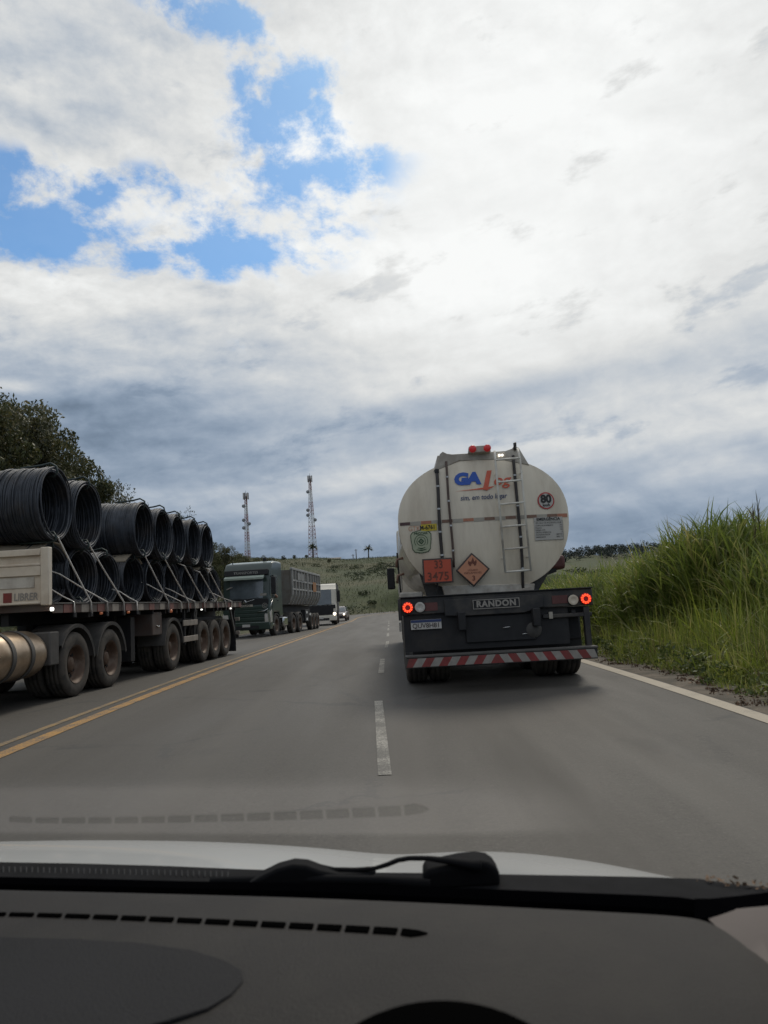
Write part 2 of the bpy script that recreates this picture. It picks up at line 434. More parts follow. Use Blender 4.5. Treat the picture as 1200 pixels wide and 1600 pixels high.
# ------------------------------------------------------------------ mesh helpers
class MB:
    def __init__(s): s.v, s.f = [], []

    def add(s, vs_, fs):
        o = len(s.v); s.v += [tuple(p) for p in vs_]; s.f += [tuple(i + o for i in f) for f in fs]; return s

    def box(s, x0, x1, y0, y1, z0, z1, rot=None, c=None):
        vs_ = [Vector((x, y, z)) for z in (z0, z1) for y in (y0, y1) for x in (x0, x1)]
        if rot is not None:
            c = Vector(c) if c is not None else Vector(((x0 + x1) / 2, (y0 + y1) / 2, (z0 + z1) / 2))
            vs_ = [c + rot @ (p - c) for p in vs_]
        return s.add(vs_, [(0, 2, 3, 1), (4, 5, 7, 6), (0, 1, 5, 4), (2, 6, 7, 3), (0, 4, 6, 2), (1, 3, 7, 5)])

    def tube(s, path, r, n=8, caps=True, flat=1.0):
        path = [Vector(p) for p in path]
        rs = r if isinstance(r, (list, tuple)) else [r] * len(path)
        vs_, fs = [], []
        pu = None
        for i, p in enumerate(path):
            t = (path[min(i + 1, len(path) - 1)] - path[max(i - 1, 0)]).normalized()
            if pu is None:
                a = Vector((0, 0, 1)) if abs(t.z) < 0.9 else Vector((1, 0, 0))
                pu = t.cross(a).normalized()
            else:
                pu = (pu - t * pu.dot(t)).normalized()
            w = t.cross(pu)
            for k in range(n):
                a = 2 * math.pi * k / n
                vs_.append(p + pu * (rs[i] * math.cos(a)) + w * (rs[i] * flat * math.sin(a)))
        for i in range(len(path) - 1):
            for k in range(n):
                k2 = (k + 1) % n
                fs.append((i * n + k, i * n + k2, (i + 1) * n + k2, (i + 1) * n + k))
        if caps:
            fs.append(tuple(range(n - 1, -1, -1))); fs.append(tuple(range((len(path) - 1) * n, len(path) * n)))
        return s.add(vs_, fs)

    def lathe(s, prof, n=24, axis='X', c=(0, 0, 0), a0=0.0, a1=2 * math.pi):
        """prof: list of (along, radius)"""
        full = abs(a1 - a0 - 2 * math.pi) < 1e-6
        m = n if full else n + 1
        vs_, fs = [], []
        for (h, r) in prof:
            for k in range(m):
                a = a0 + (a1 - a0) * k / n
                ca, sa = r * math.cos(a), r * math.sin(a)
                p = {'X': (h, ca, sa), 'Y': (ca, h, sa), 'Z': (ca, sa, h)}[axis]
                vs_.append((p[0] + c[0], p[1] + c[1], p[2] + c[2]))
        for i in range(len(prof) - 1):
            for k in range(n):
                k2 = (k + 1) % m
                fs.append((i * m + k, i * m + k2, (i + 1) * m + k2, (i + 1) * m + k))
        return s.add(vs_, fs)

    def prism(s, poly, h0, h1, axis='X'):
        """poly (a,b) extruded along axis: X -> (y,z), Y -> (x,z), Z -> (x,y)"""
        n = len(poly)
        def P(a, b, h): return {'X': (h, a, b), 'Y': (a, h, b), 'Z': (a, b, h)}[axis]
        vs_ = [P(a, b, h0) for a, b in poly] + [P(a, b, h1) for a, b in poly]
        fs = [tuple(range(n - 1, -1, -1)), tuple(range(n, 2 * n))]
        fs += [(i, (i + 1) % n, n + (i + 1) % n, n + i) for i in range(n)]
        return s.add(vs_, fs)

    def grid(s, rows):
        nr, nc = len(rows), len(rows[0])
        return s.add([p for r in rows for p in r], [(i * nc + j, i * nc + j + 1, (i + 1) * nc + j + 1, (i + 1) * nc + j) for i in range(nr - 1) for j in range(nc - 1)])

    def mesh(s, name, material=None, smooth=False):
        me = bpy.data.meshes.new(name)
        me.from_pydata(s.v, [], s.f)
        me.validate()
        import bmesh
        bm = bmesh.new(); bm.from_mesh(me)
        bmesh.ops.recalc_face_normals(bm, faces=bm.faces[:])
        bm.to_mesh(me); bm.free()
        if material is not None: me.materials.append(MT[material] if isinstance(material, str) else material)
        if smooth: me.shade_smooth() if smooth is True else me.set_sharp_from_angle(angle=R(smooth))
        return me

    def build(s, name, material, parent=None, smooth=False, bevel=0.0, segs=2):
        me = s.mesh(name, material, smooth)
        if smooth is not True and smooth: me.polygons.foreach_set('use_smooth', [True] * len(me.polygons))
        o = bpy.data.objects.new(name, me); COL.objects.link(o)
        if parent is not None: o.parent = parent
        if bevel:
            b = o.modifiers.new('bevel', 'BEVEL'); b.width = bevel; b.segments = segs; b.limit_method = 'ANGLE'; b.angle_limit = R(35)
            me.polygons.foreach_set('use_smooth', [True] * len(me.polygons))
            me.set_sharp_from_angle(angle=R(40))
        return o


def tag(o, label=None, cat=None, group=None, kind=None):
    if label: o['label'] = label
    if cat: o['category'] = cat
    if group: o['group'] = group
    if kind: o['kind'] = kind
    return o


def thing(name, label, cat, loc=(0, 0, 0), rot=(0, 0, 0), group=None):
    o = bpy.data.objects.new(name, None); COL.objects.link(o)
    o.empty_display_size = 0.2
    o.location = loc; o.rotation_euler = rot
    return tag(o, label, cat, group)


def link(name, me, parent=None, loc=(0, 0, 0), rot=(0, 0, 0), scale=None):
    o = bpy.data.objects.new(name, me); COL.objects.link(o)
    o.parent = parent; o.location = loc; o.rotation_euler = rot
    if scale: o.scale = scale
    return o


def np_mesh(name, verts, quads, material, smooth=False):
    me = bpy.data.meshes.new(name)
    nv, nq = len(verts), len(quads)
    me.vertices.add(nv); me.vertices.foreach_set('co', np.ascontiguousarray(verts, dtype=np.float32).ravel())
    me.loops.add(nq * 4); me.loops.foreach_set('vertex_index', np.ascontiguousarray(quads, dtype=np.int32).ravel())
    me.polygons.add(nq)
    me.polygons.foreach_set('loop_start', np.arange(0, nq * 4, 4, dtype=np.int32))
    me.update(calc_edges=True)
    if smooth: me.polygons.foreach_set('use_smooth', np.ones(nq, dtype=bool))
    me.materials.append(material if not isinstance(material, str) else MT[material])
    return me


def text_mesh(name, body, size, material, offset=0.0, shear=0.0, align='CENTER', xs=1.0, depth=0.0, spacing=1.0, wrap=None):
    """lettering in the XZ plane facing -Y, origin at its own anchor"""
    cu = bpy.data.curves.new(name, 'FONT')
    cu.body = body; cu.size = size; cu.offset = offset; cu.shear = shear; cu.align_x = align; cu.align_y = 'CENTER'
    cu.space_character = spacing; cu.resolution_u = 3
    cu.extrude = depth
    o = bpy.data.objects.new(name, cu); COL.objects.link(o)
    bpy.context.view_layer.update()
    me = bpy.data.meshes.new_from_object(o.evaluated_get(bpy.context.evaluated_depsgraph_get()))
    bpy.data.objects.remove(o); bpy.data.curves.remove(cu)
    for v in me.vertices:
        x, y, z = v.co
        v.co = (x * xs, -z, y)
    if wrap:
        for v in me.vertices: v.co = wrap(v.co)
    me.name = name
    me.materials.clear(); me.materials.append(MT[material])
    return me


def smoothstep(a, b, x):
    t = np.clip((x - a) / (b - a), 0, 1)
    return t * t * (3 - 2 * t)


# ================================================================== SETTING
def rz(y):
    """height of the road along its length: dips gently ahead, levels out at the bend"""
    y = np.asarray(y, dtype=float)
    ye = np.minimum(y, 75) + 5 * (1 - np.exp(-np.maximum(0, y - 75) / 10))
    t = np.maximum(0, ye - 8)
    return -0.018 * t * t / (t + 10)


def rzf(y): return float(rz(y))


XC, HALF = -2.25, 6.15           # road centre line and half width
Y_BEND, R_BEND = 86.0, 46.0
# centre line: straight, then bending right behind the tanker
_s = np.concatenate([np.arange(-40, 4, 4.0), np.arange(4, 40, 1.0), np.arange(40, Y_BEND, 2.0)])
line = [(XC, y, 0.0, 1.0, y) for y in _s]
for a in np.linspace(0, R(115), 60):
    line.append((XC + R_BEND - R_BEND * math.cos(a), Y_BEND + R_BEND * math.sin(a), math.sin(a), math.cos(a), Y_BEND + R_BEND * a))
line = np.array(line)            # x, y, tx, ty, s


def off(i, o, dz=0.0):
    x, y, tx, ty, s = line[i]
    return (x + ty * o, y - tx * o, rzf(s) + dz)


def ribbon(name, o0, o1, dz, material, parent=None, i0=0, i1=None, cols=1, edge=None):
    rows = []
    i1 = len(line) if i1 is None else i1
    for i in range(i0, i1):
        a = o0 + (edge(line[i][4]) if edge else 0)
        rows.append([off(i, a + (o1 - a) * c / cols, dz) for c in range(cols + 1)])
    return MB().grid(rows).build(name, material, parent)


# --- ground sheet
gx = np.concatenate([np.linspace(-500, -60, 40), np.linspace(-56, -12, 34), np.linspace(-11, 12, 60), np.linspace(13, 60, 44), np.linspace(66, 700, 48)])
gy = np.concatenate([np.linspace(-80, -4, 18), np.linspace(-2, 60, 80), np.linspace(61.5, 150, 60), np.linspace(153, 320, 56), np.linspace(330, 1400, 40)])
X, Y = np.meshgrid(gx, gy)


def lumps(x, y, s, seed):
    r = np.random.default_rng(seed); z = 0
    for k in range(7):
        a = r.uniform(0, 6.28); fq = s * (0.6 + 0.5 * k); ph = r.uniform(0, 6.28)
        z = z + np.sin(fq * (x * math.cos(a) + y * math.sin(a)) + ph) / (1 + 0.6 * k)
    return z / 3


def natural(x, y):
    z = rz(np.minimum(y, 200))
    z = z + 5.2 * smoothstep(-9.3, -24, x) * (1 - 0.75 * smoothstep(70, 115, y)) + 5 * smoothstep(-24, -80, x)
    z = z + 0.9 * smoothstep(4.2, 14, x) * (1 - smoothstep(60, 110, y))
    yy = y + 0.10 * np.clip(x, -80, 60)
    left = 1 - smoothstep(14, 70, x)
    z = z + left * (13.4 * smoothstep(100, 246, yy) + 3 * smoothstep(106, 128, yy))
    z = z - left * 2.5 * smoothstep(128, 246, yy)
    z = z + (1 - left) * (7.5 * smoothstep(150, 330, y) + 13.5 * smoothstep(330, 520, y))
    z = z + 0.35 * lumps(x, y, 0.18, 3) * smoothstep(105, 140, y) + 0.05 * lumps(x, y, 1.2, 4)
    z = z - 6 * smoothstep(420, 1300, y) * left
    return z


def road_dist(x, y):
    """distance to the centre line and road height there"""
    d = np.full(x.shape, 1e9); s = np.zeros(x.shape)
    for (lx, ly, tx, ty, ss) in line:
        q = (x - lx) ** 2 + (y - ly) ** 2
        m = q < d; d = np.where(m, q, d); s = np.where(m, ss, s)
    d = np.sqrt(d)
    st = y < Y_BEND
    return np.where(st, np.abs(x - XC), d), np.where(st, y, s)


rd, rs = road_dist(X, Y)
Zn = natural(X, Y)
k = smoothstep(HALF + 0.25, HALF + 2.6, rd)
Z = (rz(rs) - 0.07) * (1 - k) + Zn * k
nx_, ny_ = len(gx), len(gy)
vv = np.stack([X.ravel(), Y.ravel(), Z.ravel()], 1)
ii = np.arange(nx_ * ny_).reshape(ny_, nx_)
qq = np.stack([ii[:-1, :-1].ravel(), ii[:-1, 1:].ravel(), ii[1:, 1:].ravel(), ii[1:, :-1].ravel()], 1)


def ground_material():
    m, nt, b = bsdf('grassy_ground')
    tcn = nt.nodes.new('ShaderNodeTexCoord'); vec = S(nt, tcn.outputs['Object'])
    n1 = noise(nt, vec, 0.035, 6, 0.6, 0.3); n2 = noise(nt, vec, 0.9, 6, 0.65); n3 = noise(nt, vec, 6.0, 4, 0.6)
    c = mixc(nt, n1.smooth(0.42, 0.60), (0.052, 0.070, 0.021), (0.092, 0.086, 0.036))
    c = mixc(nt, n2.smooth(0.45, 0.68), c, (0.038, 0.050, 0.018))
    c = mixc(nt, n3.lin(0.3, 0.7, 0, 0.5), c, (0.040, 0.040, 0.020))
    nt.links.new(c.k, b.inputs['Base Color'])
    b.inputs['Roughness'].default_value = 0.95
    bn = nt.nodes.new('ShaderNodeBump'); bn.inputs['Strength'].default_value = 0.9; bn.inputs['Distance'].default_value = 0.15
    nt.links.new((n2 + n3 * 0.5).k, bn.inputs['Height']); nt.links.new(bn.outputs[0], b.inputs['Normal'])
    return m


ground = bpy.data.objects.new('ground', np_mesh('ground', vv, qq, ground_material(), True)); COL.objects.link(ground)
tag(ground, 'grassy ground rising to a scrubby hill beyond the road bend', kind='structure')


def gz(x, y):
    x = np.atleast_1d(np.asarray(x, float)); y = np.atleast_1d(np.asarray(y, float))
    d, s = road_dist(x, y)
    k = smoothstep(HALF + 0.25, HALF + 2.6, d)
    return (rz(s) - 0.07) * (1 - k) + natural(x, y) * k


def gzf(x, y): return float(gz(x, y)[0])


# --- road and its paint
def asphalt():
    m, nt, b = bsdf('worn_asphalt')
    tcn = nt.nodes.new('ShaderNodeTexCoord'); vec = S(nt, tcn.outputs['Object'])
    x, y, z = sep(nt, vec)
    fine = noise(nt, vec, 190, 3, 0.7); mid = noise(nt, vec, 14, 6, 0.65); big = noise(nt, comb(nt, x * 1.0, y * 0.12, 0.0), 1.1, 5, 0.6)
    patch = noise(nt, vec, 0.35, 5, 0.6)
    c = mixc(nt, big.lin(0.3, 0.7), (0.049, 0.044, 0.038), (0.064, 0.058, 0.050))
    c = mixc(nt, patch.lin(0.35, 0.7, 0, 0.6), c, (0.055, 0.049, 0.042))
    c = mixc(nt, mid.lin(0.5, 0.75, 0, 0.06), c, (0.060, 0.054, 0.046))
    c = mixc(nt, fine.smooth(0.60, 0.76) * 0.55, c, (0.16, 0.148, 0.128))
    grit = noise(nt, vec, 75, 3, 0.7)
    c = mixc(nt, grit.smooth(0.54, 0.68) * 0.60, c, (0.100, 0.091, 0.079))
    c = mixc(nt, grit.smooth(0.46, 0.33) * 0.60, c, (0.030, 0.028, 0.026))
    grit2 = noise(nt, vec, 30, 4, 0.7)
    c = mixc(nt, grit2.smooth(0.54, 0.66) * 0.65, c, (0.032, 0.029, 0.027))
    c = mixc(nt, grit2.smooth(0.44, 0.32) * 0.60, c, (0.096, 0.087, 0.076))
    wear = noise(nt, vec, 7.0, 9, 0.78)
    c = mixc(nt, wear.smooth(0.52, 0.66) * 0.40, c, (0.038, 0.035, 0.031))
    c = mixc(nt, wear.smooth(0.46, 0.34) * 0.30, c, (0.082, 0.074, 0.064))
    c = mixc(nt, fine.smooth(0.42, 0.26) * 0.4, c, (0.035, 0.034, 0.033))
    # tar seams and cracks
    vo = nt.nodes.new('ShaderNodeTexVoronoi'); vo.feature = 'DISTANCE_TO_EDGE'; vo.inputs['Scale'].default_value = 0.33
    wv = comb(nt, x + (mid - 0.5) * 0.5, y + (noise(nt, vec, 3.0, 4, 0.6) - 0.5) * 0.7, 0.0)
    nt.links.new(wv.k, vo.inputs['Vector'])
    crack = S(nt, vo.outputs['Distance']).smooth(0.016, 0.003) * patch.smooth(0.46, 0.56)
    c = mixc(nt, crack * 0.75, c, (0.030, 0.029, 0.028))
    # dark oil smear in the middle of each lane
    lane = ((x + 100.2 - 0.0) / 3.55).m('FRACT')               # position across a lane
    oil = (lane - 0.5).m('ABSOLUTE').smooth(0.17, 0.02) * big.lin(0.35, 0.7, 0.25, 0.85)
    c = mixc(nt, oil, c, (0.052, 0.046, 0.039))
    trk = ((lane - 0.5).m('ABSOLUTE') - 0.26).m('ABSOLUTE').smooth(0.09, 0.02) * big.lin(0.3, 0.7, 0.2, 0.6)
    c = mixc(nt, trk, c, (0.075, 0.067, 0.057))
    stain = noise(nt, comb(nt, x * 1.0, y * 0.45, 4.0), 0.9, 6, 0.62).smooth(0.60, 0.70)
    c = mixc(nt, stain * 0.6, c, (0.042, 0.038, 0.034))
    nt.links.new(c.k, b.inputs['Base Color'])
    nt.links.new(big.lin(0.3, 0.7, 0.66, 0.82).k, b.inputs['Roughness'])
    bn = nt.nodes.new('ShaderNodeBump'); bn.inputs['Strength'].default_value = 0.12; bn.inputs['Distance'].default_value = 0.004
    nt.links.new(fine.k, bn.inputs['Height']); nt.links.new(bn.outputs[0], b.inputs['Normal'])
    return m


def paint(name, col, wear):
    m, nt, b = bsdf(name)
    tcn = nt.nodes.new('ShaderNodeTexCoord'); vec = S(nt, tcn.outputs['Object'])
    n = noise(nt, vec, 60, 5, 0.75); n2 = noise(nt, vec, 3.0, 4, 0.6)
    c = mixc(nt, (n + (n2 - 0.5) * 0.5).smooth(wear - 0.10, wear + 0.12), (0.095, 0.090, 0.080), col)
    nt.links.new(c.k, b.inputs['Base Color']); b.inputs['Roughness'].default_value = 0.75
    return m


M_WPAINT = paint('worn_white_line', (0.34, 0.32, 0.28), 0.53)
M_EPAINT = paint('edge_line_paint', (0.36, 0.31, 0.24), 0.34)
M_YPAINT = paint('worn_yellow_line', (0.40, 0.215, 0.055), 0.46)
M_YPAINT2 = paint('faint_yellow_line', (0.30, 0.19, 0.07), 0.49)

road = ribbon('road', -HALF, HALF - 0.15, 0.0, asphalt(), cols=6)
tag(road, 'worn grey two lane asphalt road with an oncoming lane', kind='structure')
lw = -0.2 - XC                    # lane divider offset from the centre line
ribbon('yellow_line', -3.83 - XC, -3.66 - XC, 0.005, M_YPAINT, road)
ribbon('yellow_line', -4.08 - XC, -3.98 - XC, 0.005, M_YPAINT2, road)
ribbon('edge_line', 3.24 - XC, 3.43 - XC, 0.005, M_EPAINT, road)
for (y0, y1) in ((-2.5, 1.5), (5.75, 9.75), (13.5, 17.0), (21.5, 25.3), (29.5, 33.5), (37.5, 41.5), (45.5, 49.5), (53.5, 57.5), (61.5, 65.5)):
    cx_ = lambda y: float(np.interp(y, [0, 5.75, 9.75, 17, 24, 60], [0.05, -0.10, -0.20, -0.21, -0.12, -0.1]))
    rows = [[(cx_(y) - 0.05, y, rzf(y) + 0.005), (cx_(y) + 0.05, y, rzf(y) + 0.005)] for y in np.linspace(y0, y1, 8)]
    MB().grid(rows).build('lane_dash', M_WPAINT, road)

M_SHOULDER = mat('gritty_shoulder', (0.135, 0.108, 0.080), 0.9, var=0.3, scale=5, bump=0.6, bscale=60, dirt=(0.06, 0.05, 0.036), dirt_amt=0.6, dscale=3)
rows = []
for i in range(len(line)):
    e = 0.07 * math.sin(line[i][4] * 2.1) + 0.05 * math.sin(line[i][4] * 5.3 + 1)
    rows.append([off(i, HALF - 0.44, 0.002), off(i, HALF - 0.40 + e * 0.3, 0.006), off(i, HALF - 0.15, 0.010), off(i, HALF + 0.12 + e, 0.012), off(i, HALF + 0.30 + e, -0.01), off(i, HALF + 0.45 + e, -0.14)])
sh = MB().grid(rows).build('shoulder', M_SHOULDER, None, smooth=True)
tag(sh, 'gritty brown shoulder strip beside the right edge line', kind='structure')
rows = [[off(i, -HALF - 1.2 - 0.15 * math.sin(line[i][4] * 1.7), -0.16), off(i, -HALF - 0.6, 0.0), off(i, -HALF + 0.02, 0.006)] for i in range(len(line))]
sh = MB().grid(rows).build('left_shoulder', M_SHOULDER, None, smooth=True)
tag(sh, 'gritty shoulder strip beyond the oncoming lane', kind='structure')


# ================================================================== VEGETATION
def strips(base, dir0, length, width, droop, segs=4, tipw=0.06):
    """curved grass-like blades: all arrays of n; returns verts, quads"""
    n = len(base)
    up = np.array([0, 0, 1.0])
    side = np.cross(dir0, up); ln = np.linalg.norm(side, axis=1, keepdims=True)
    rnd = rng.normal(size=(n, 3)); rnd[:, 2] = 0
    side = np.where(ln > 0.05, side / np.maximum(ln, 1e-6), rnd / np.linalg.norm(rnd, axis=1, keepdims=True))
    tw = rng.uniform(-0.9, 0.9, n)[:, None]
    perp = np.cross(dir0, side)
    side = side * np.cos(tw) + perp * np.sin(tw)
    vs_ = np.zeros((n, (segs + 1) * 2, 3)); p = base.copy(); d = dir0.copy()
    for i in range(segs + 1):
        t = i / segs
        w = width * (0.55 + 0.9 * t if t < 0.5 else (1.0 - (t - 0.5) * 2 * (1 - tipw)))
        vs_[:, 2 * i] = p - side * w[:, None] / 2; vs_[:, 2 * i + 1] = p + side * w[:, None] / 2
        p = p + d * (length / segs)[:, None]
        d = d - up * (droop / segs)[:, None]
        d = d / np.linalg.norm(d, axis=1, keepdims=True)
    q = np.array([(2 * i, 2 * i + 1, 2 * i + 3, 2 * i + 2) for i in range(segs)])
    quads = (np.arange(n)[:, None, None] * ((segs + 1) * 2) + q[None]).reshape(-1, 4)
    return vs_.reshape(-1, 3), quads


def leaf_cloud(centres, radii, per, size, flat=1.0):
    vs_ = []
    n = per * len(centres)
    k = np.repeat(np.arange(len(centres)), per)
    d = rng.normal(size=(n, 3)); d /= np.linalg.norm(d, axis=1, keepdims=True)
    r = rng.uniform(0.25, 1.0, n) ** 0.5
    c = centres[k] + d * (radii[k] * r)[:, None] * np.array([1, 1, flat])
    a = rng.normal(size=(n, 3)); a /= np.linalg.norm(a, axis=1, keepdims=True)
    b = np.cross(a, rng.normal(size=(n, 3))); b /= np.linalg.norm(b, axis=1, keepdims=True)
    s = rng.uniform(0.6, 1.4, n)[:, None] * size
    v = np.stack([c - a * s, c + b * s * 0.45, c + a * s, c - b * s * 0.45], 1).reshape(-1, 3)
    return v, np.arange(n * 4).reshape(-1, 4)


def merge(parts):
    vs_, qs, o = [], [], 0
    for v, q in parts:
        vs_.append(v); qs.append(q + o); o += len(v)
    return np.concatenate(vs_), np.concatenate(qs)


def tuft_dirs(n, spread):
    a = rng.uniform(0, 2 * math.pi, n); t = np.abs(rng.normal(0, spread, n))
    return np.stack([np.sin(t) * np.cos(a), np.sin(t) * np.sin(a), np.cos(t)], 1)


def clumped(n, x0, x1, y0, y1, nclump, sig):
    cx = rng.uniform(x0, x1, nclump); cy = rng.uniform(y0, y1, nclump)
    k = rng.integers(0, nclump, n)
    x = cx[k] + rng.normal(0, sig, n); y = cy[k] + rng.normal(0, sig, n)
    m = (x > x0) & (x < x1 + 1) & (y > y0 - 0.5) & (y < y1 + 1)
    return x[m], y[m], k[m]


def edge_x(y):            # inner limit of the grass beside the shoulder
    return XC + HALF - 0.06 + 0.12 * np.sin(y * 1.3) + 0.09 * np.sin(y * 3.7 + 1.0)


def grass_obj(name, parts, material, label, cat):
    v, q = merge(parts)
    o = bpy.data.objects.new(name, np_mesh(name, v, q, material)); COL.objects.link(o)
    return tag(o, label, cat, kind='stuff')


def blades(n, x0, x1, y0, y1, nclump, sig, hfun, wid, spread, droop, segs=4, inner=True):
    x, y, k = clumped(n, x0, x1, y0, y1, nclump, sig)
    if inner:
        m = x > edge_x(y); x, y, k = x[m], y[m], k[m]
    L = hfun(x, y, k) * rng.uniform(0.6, 1.25, len(x))
    b = np.stack([x, y, gz(x, y) - 0.03], 1)
    return strips(b, tuft_dirs(len(x), spread), L, rng.uniform(0.6, 1.4, len(x)) * wid, rng.uniform(0.3, 1.3, len(x)) * droop, segs)


# low creeping edge, knee to chest high verge grass
hc = rng.uniform(0.5, 1.45, 5000)
def h_edge(x, y, k): return 0.32 * hc[k] * (0.5 + np.clip((x - edge_x(y)) * 1.2, 0, 1.0))
def h_verge(x, y, k): return hc[k] * (0.30 + 0.55 * smoothstep(0.1, 1.6, x - edge_x(y)))
parts = [blades(32000, 3.65, 5.2, 2.5, 20, 330, 0.15, h_edge, 0.009, 0.85, 1.8),
         blades(30000, 4.0, 8.5, 3.0, 20, 420, 0.22, h_verge, 0.013, 0.42, 1.7),
         blades(9000, 4.1, 8.5, 3.0, 20, 170, 0.13, lambda x, y, k: 1.25 * h_verge(x, y, k), 0.018, 0.55, 2.4, 6),
         blades(22000, 3.9, 10.0, 18, 42, 420, 0.32, lambda x, y, k: 1.25 * h_verge(x, y, k), 0.020, 0.40, 1.2),
         blades(9000, 4.2, 24.0, 40, 88, 240, 0.7, h_verge, 0.035, 0.45, 1.1)]
grass_obj('verge_grass', parts, M_GRASS, 'bright green knee to chest high grass along the right shoulder', 'grass')
parts = [blades(9000, 3.65, 5.0, 2.5, 22, 190, 0.16, h_edge, 0.010, 1.1, 1.6),
         blades(2600, 4.2, 8.5, 3.0, 24, 150, 0.16, h_verge, 0.011, 0.5, 1.9)]
grass_obj('dry_grass', parts, M_DRY, 'dry brownish grass stalks mixed into the green verge', 'grass')


# broad-leaved weeds and fallen litter where the verge meets the shoulder
n = 170
y = rng.uniform(3, 24, n); x = edge_x(y) + np.abs(rng.normal(0.10, 0.45, n))
cs = np.stack([x, y, gz(x, y) + rng.uniform(0.03, 0.35, n)], 1)
v, q = leaf_cloud(cs, rng.uniform(0.06, 0.20, n), 34, 0.034, 0.8)
o = bpy.data.objects.new('verge_weed', np_mesh('verge_weed', v, q, M_WEED)); COL.objects.link(o)
tag(o, 'broad-leaved dark weeds at the foot of the verge grass', 'weeds', kind='stuff')
n = 170
y = rng.uniform(3, 26, n); x = edge_x(y) + rng.normal(-0.02, 0.10, n)
cs = np.stack([x, y, np.maximum(gz(x, y), rz(y) - 0.02) + 0.03], 1)
v, q = leaf_cloud(cs, rng.uniform(0.05, 0.16, n), 26, 0.022, 0.12)
o = bpy.data.objects.new('verge_litter', np_mesh('verge_litter', v, q, M_LITTER)); COL.objects.link(o)
tag(o, 'brown fallen leaves and trash along the ragged verge edge', 'litter', kind='stuff')


# tall cane grass
def cane(nst, cx, cy, sx, sy, hmin, hmax, w=0.030):
    a = rng.uniform(0, 2 * math.pi, nst); r = np.sqrt(rng.uniform(0, 1, nst))
    x = cx + sx * r * np.cos(a); y = cy + sy * r * np.sin(a)
    fall = 1 - 0.38 * r ** 3
    H = rng.uniform(hmin, hmax, nst) * fall
    b = np.stack([x, y, gz(x, y) - 0.05], 1)
    d = tuft_dirs(nst, 0.13)
    out = [strips(b, d, H, np.full(nst, 0.020), rng.uniform(0.05, 0.22, nst), 4, 0.3)]
    nl = 9
    for k in range(nl):
        t = (0.16 + 0.82 * (k + rng.uniform(0, 1, nst)) / nl)
        p = b + d * (H * t)[:, None]
        p[:, 2] -= 0.06 * t * t * H
        ld = tuft_dirs(nst, 0.20)
        az_ = rng.uniform(0, 2 * math.pi, nst); ti = rng.uniform(0.25, 0.85, nst) * (1.15 - 0.6 * t)
        ld = np.stack([np.sin(ti) * np.cos(az_), np.sin(ti) * np.sin(az_), np.cos(ti)], 1)
        out.append(strips(p, ld, rng.uniform(0.55, 1.05, nst) * (0.75 + 0.3 * (1 - abs(t - 0.6))), rng.uniform(0.7, 1.3, nst) * w, rng.uniform(0.7, 2.0, nst), 5))
    return out


parts = []
for (n, cx, cy, sx, sy, h0, h1) in ((900, 6.75, 15.8, 1.25, 1.5, 1.85, 2.35), (420, 5.9, 17.0, 0.8, 1.3, 1.25, 1.75), (500, 8.2, 16.4, 1.2, 1.5, 1.6, 2.05),
                                    (380, 9.7, 18.5, 1.8, 2.2, 1.6, 2.1), (200, 7.9, 13.6, 0.8, 0.8, 1.0, 1.45), (160, 6.6, 13.6, 0.6, 0.7, 1.1, 1.5),
                                    (420, 5.6, 20.5, 0.9, 2.4, 1.0, 1.5), (380, 6.2, 26.0, 1.3, 3.0, 1.1, 1.7), (300, 7.6, 23.0, 1.6, 3.0, 1.3, 1.9)):
    parts += cane(n, cx, cy, sx, sy, h0, h1)
grass_obj('cane_grass', parts, M_CANE, 'stand of tall arching cane grass, above head height, behind the verge', 'cane grass')
# a few seed stalks standing proud of the cane
for (px, py, d) in ((1183, 782, 14.6), (1177, 800, 14.5)):
    top = at_y(px, py, d); b0 = Vector((top.x - 0.06, d, gzf(top.x, d)))
    mb = MB().tube([b0, b0.lerp(top, 0.5) + Vector((0.03, 0, 0)), top], [0.010, 0.008, 0.004], 5)
    o = thing('cane_stalk', 'single tall seed stalk standing above the cane grass', 'plant', b0, group='seed stalks above the cane')
    mb.v = [tuple(Vector(p) - b0) for p in mb.v]
    mb.build('stem', M_CANE, o)
    n = 26; t = rng.uniform(0.72, 1.0, n)
    bb = np.array([list(b0.lerp(top, tt) - b0) for tt in t]); dd = tuft_dirs(n, 0.35)
    v, q = strips(bb, dd, rng.uniform(0.15, 0.32, n), np.full(n, 0.016), rng.uniform(0.3, 1.0, n), 3)
    link('plume', np_mesh('plume', v, q, M_DRY), o)


# ---- trees
def make_crown(seed, h, w, nlob, per, leaf, flat=0.75):
    """crown centred over origin, from 0.25 h to h"""
    r = np.random.default_rng(seed)
    cs, rs_ = [], []
    for i in range(nlob):
        a = r.uniform(0, 2 * math.pi); rr = w * 0.5 * math.sqrt(r.uniform(0, 1)); zz_ = h * r.uniform(0.28, 0.97)
        env = math.sqrt(max(0.05, 1 - ((zz_ / h - 0.55) / 0.5) ** 2))
        cs.append((rr * env * math.cos(a), rr * env * math.sin(a), zz_)); rs_.append(w * r.uniform(0.07, 0.17))
    return np.array(cs), np.array(rs_), leaf_cloud(np.array(cs), np.array(rs_), per, leaf, flat)


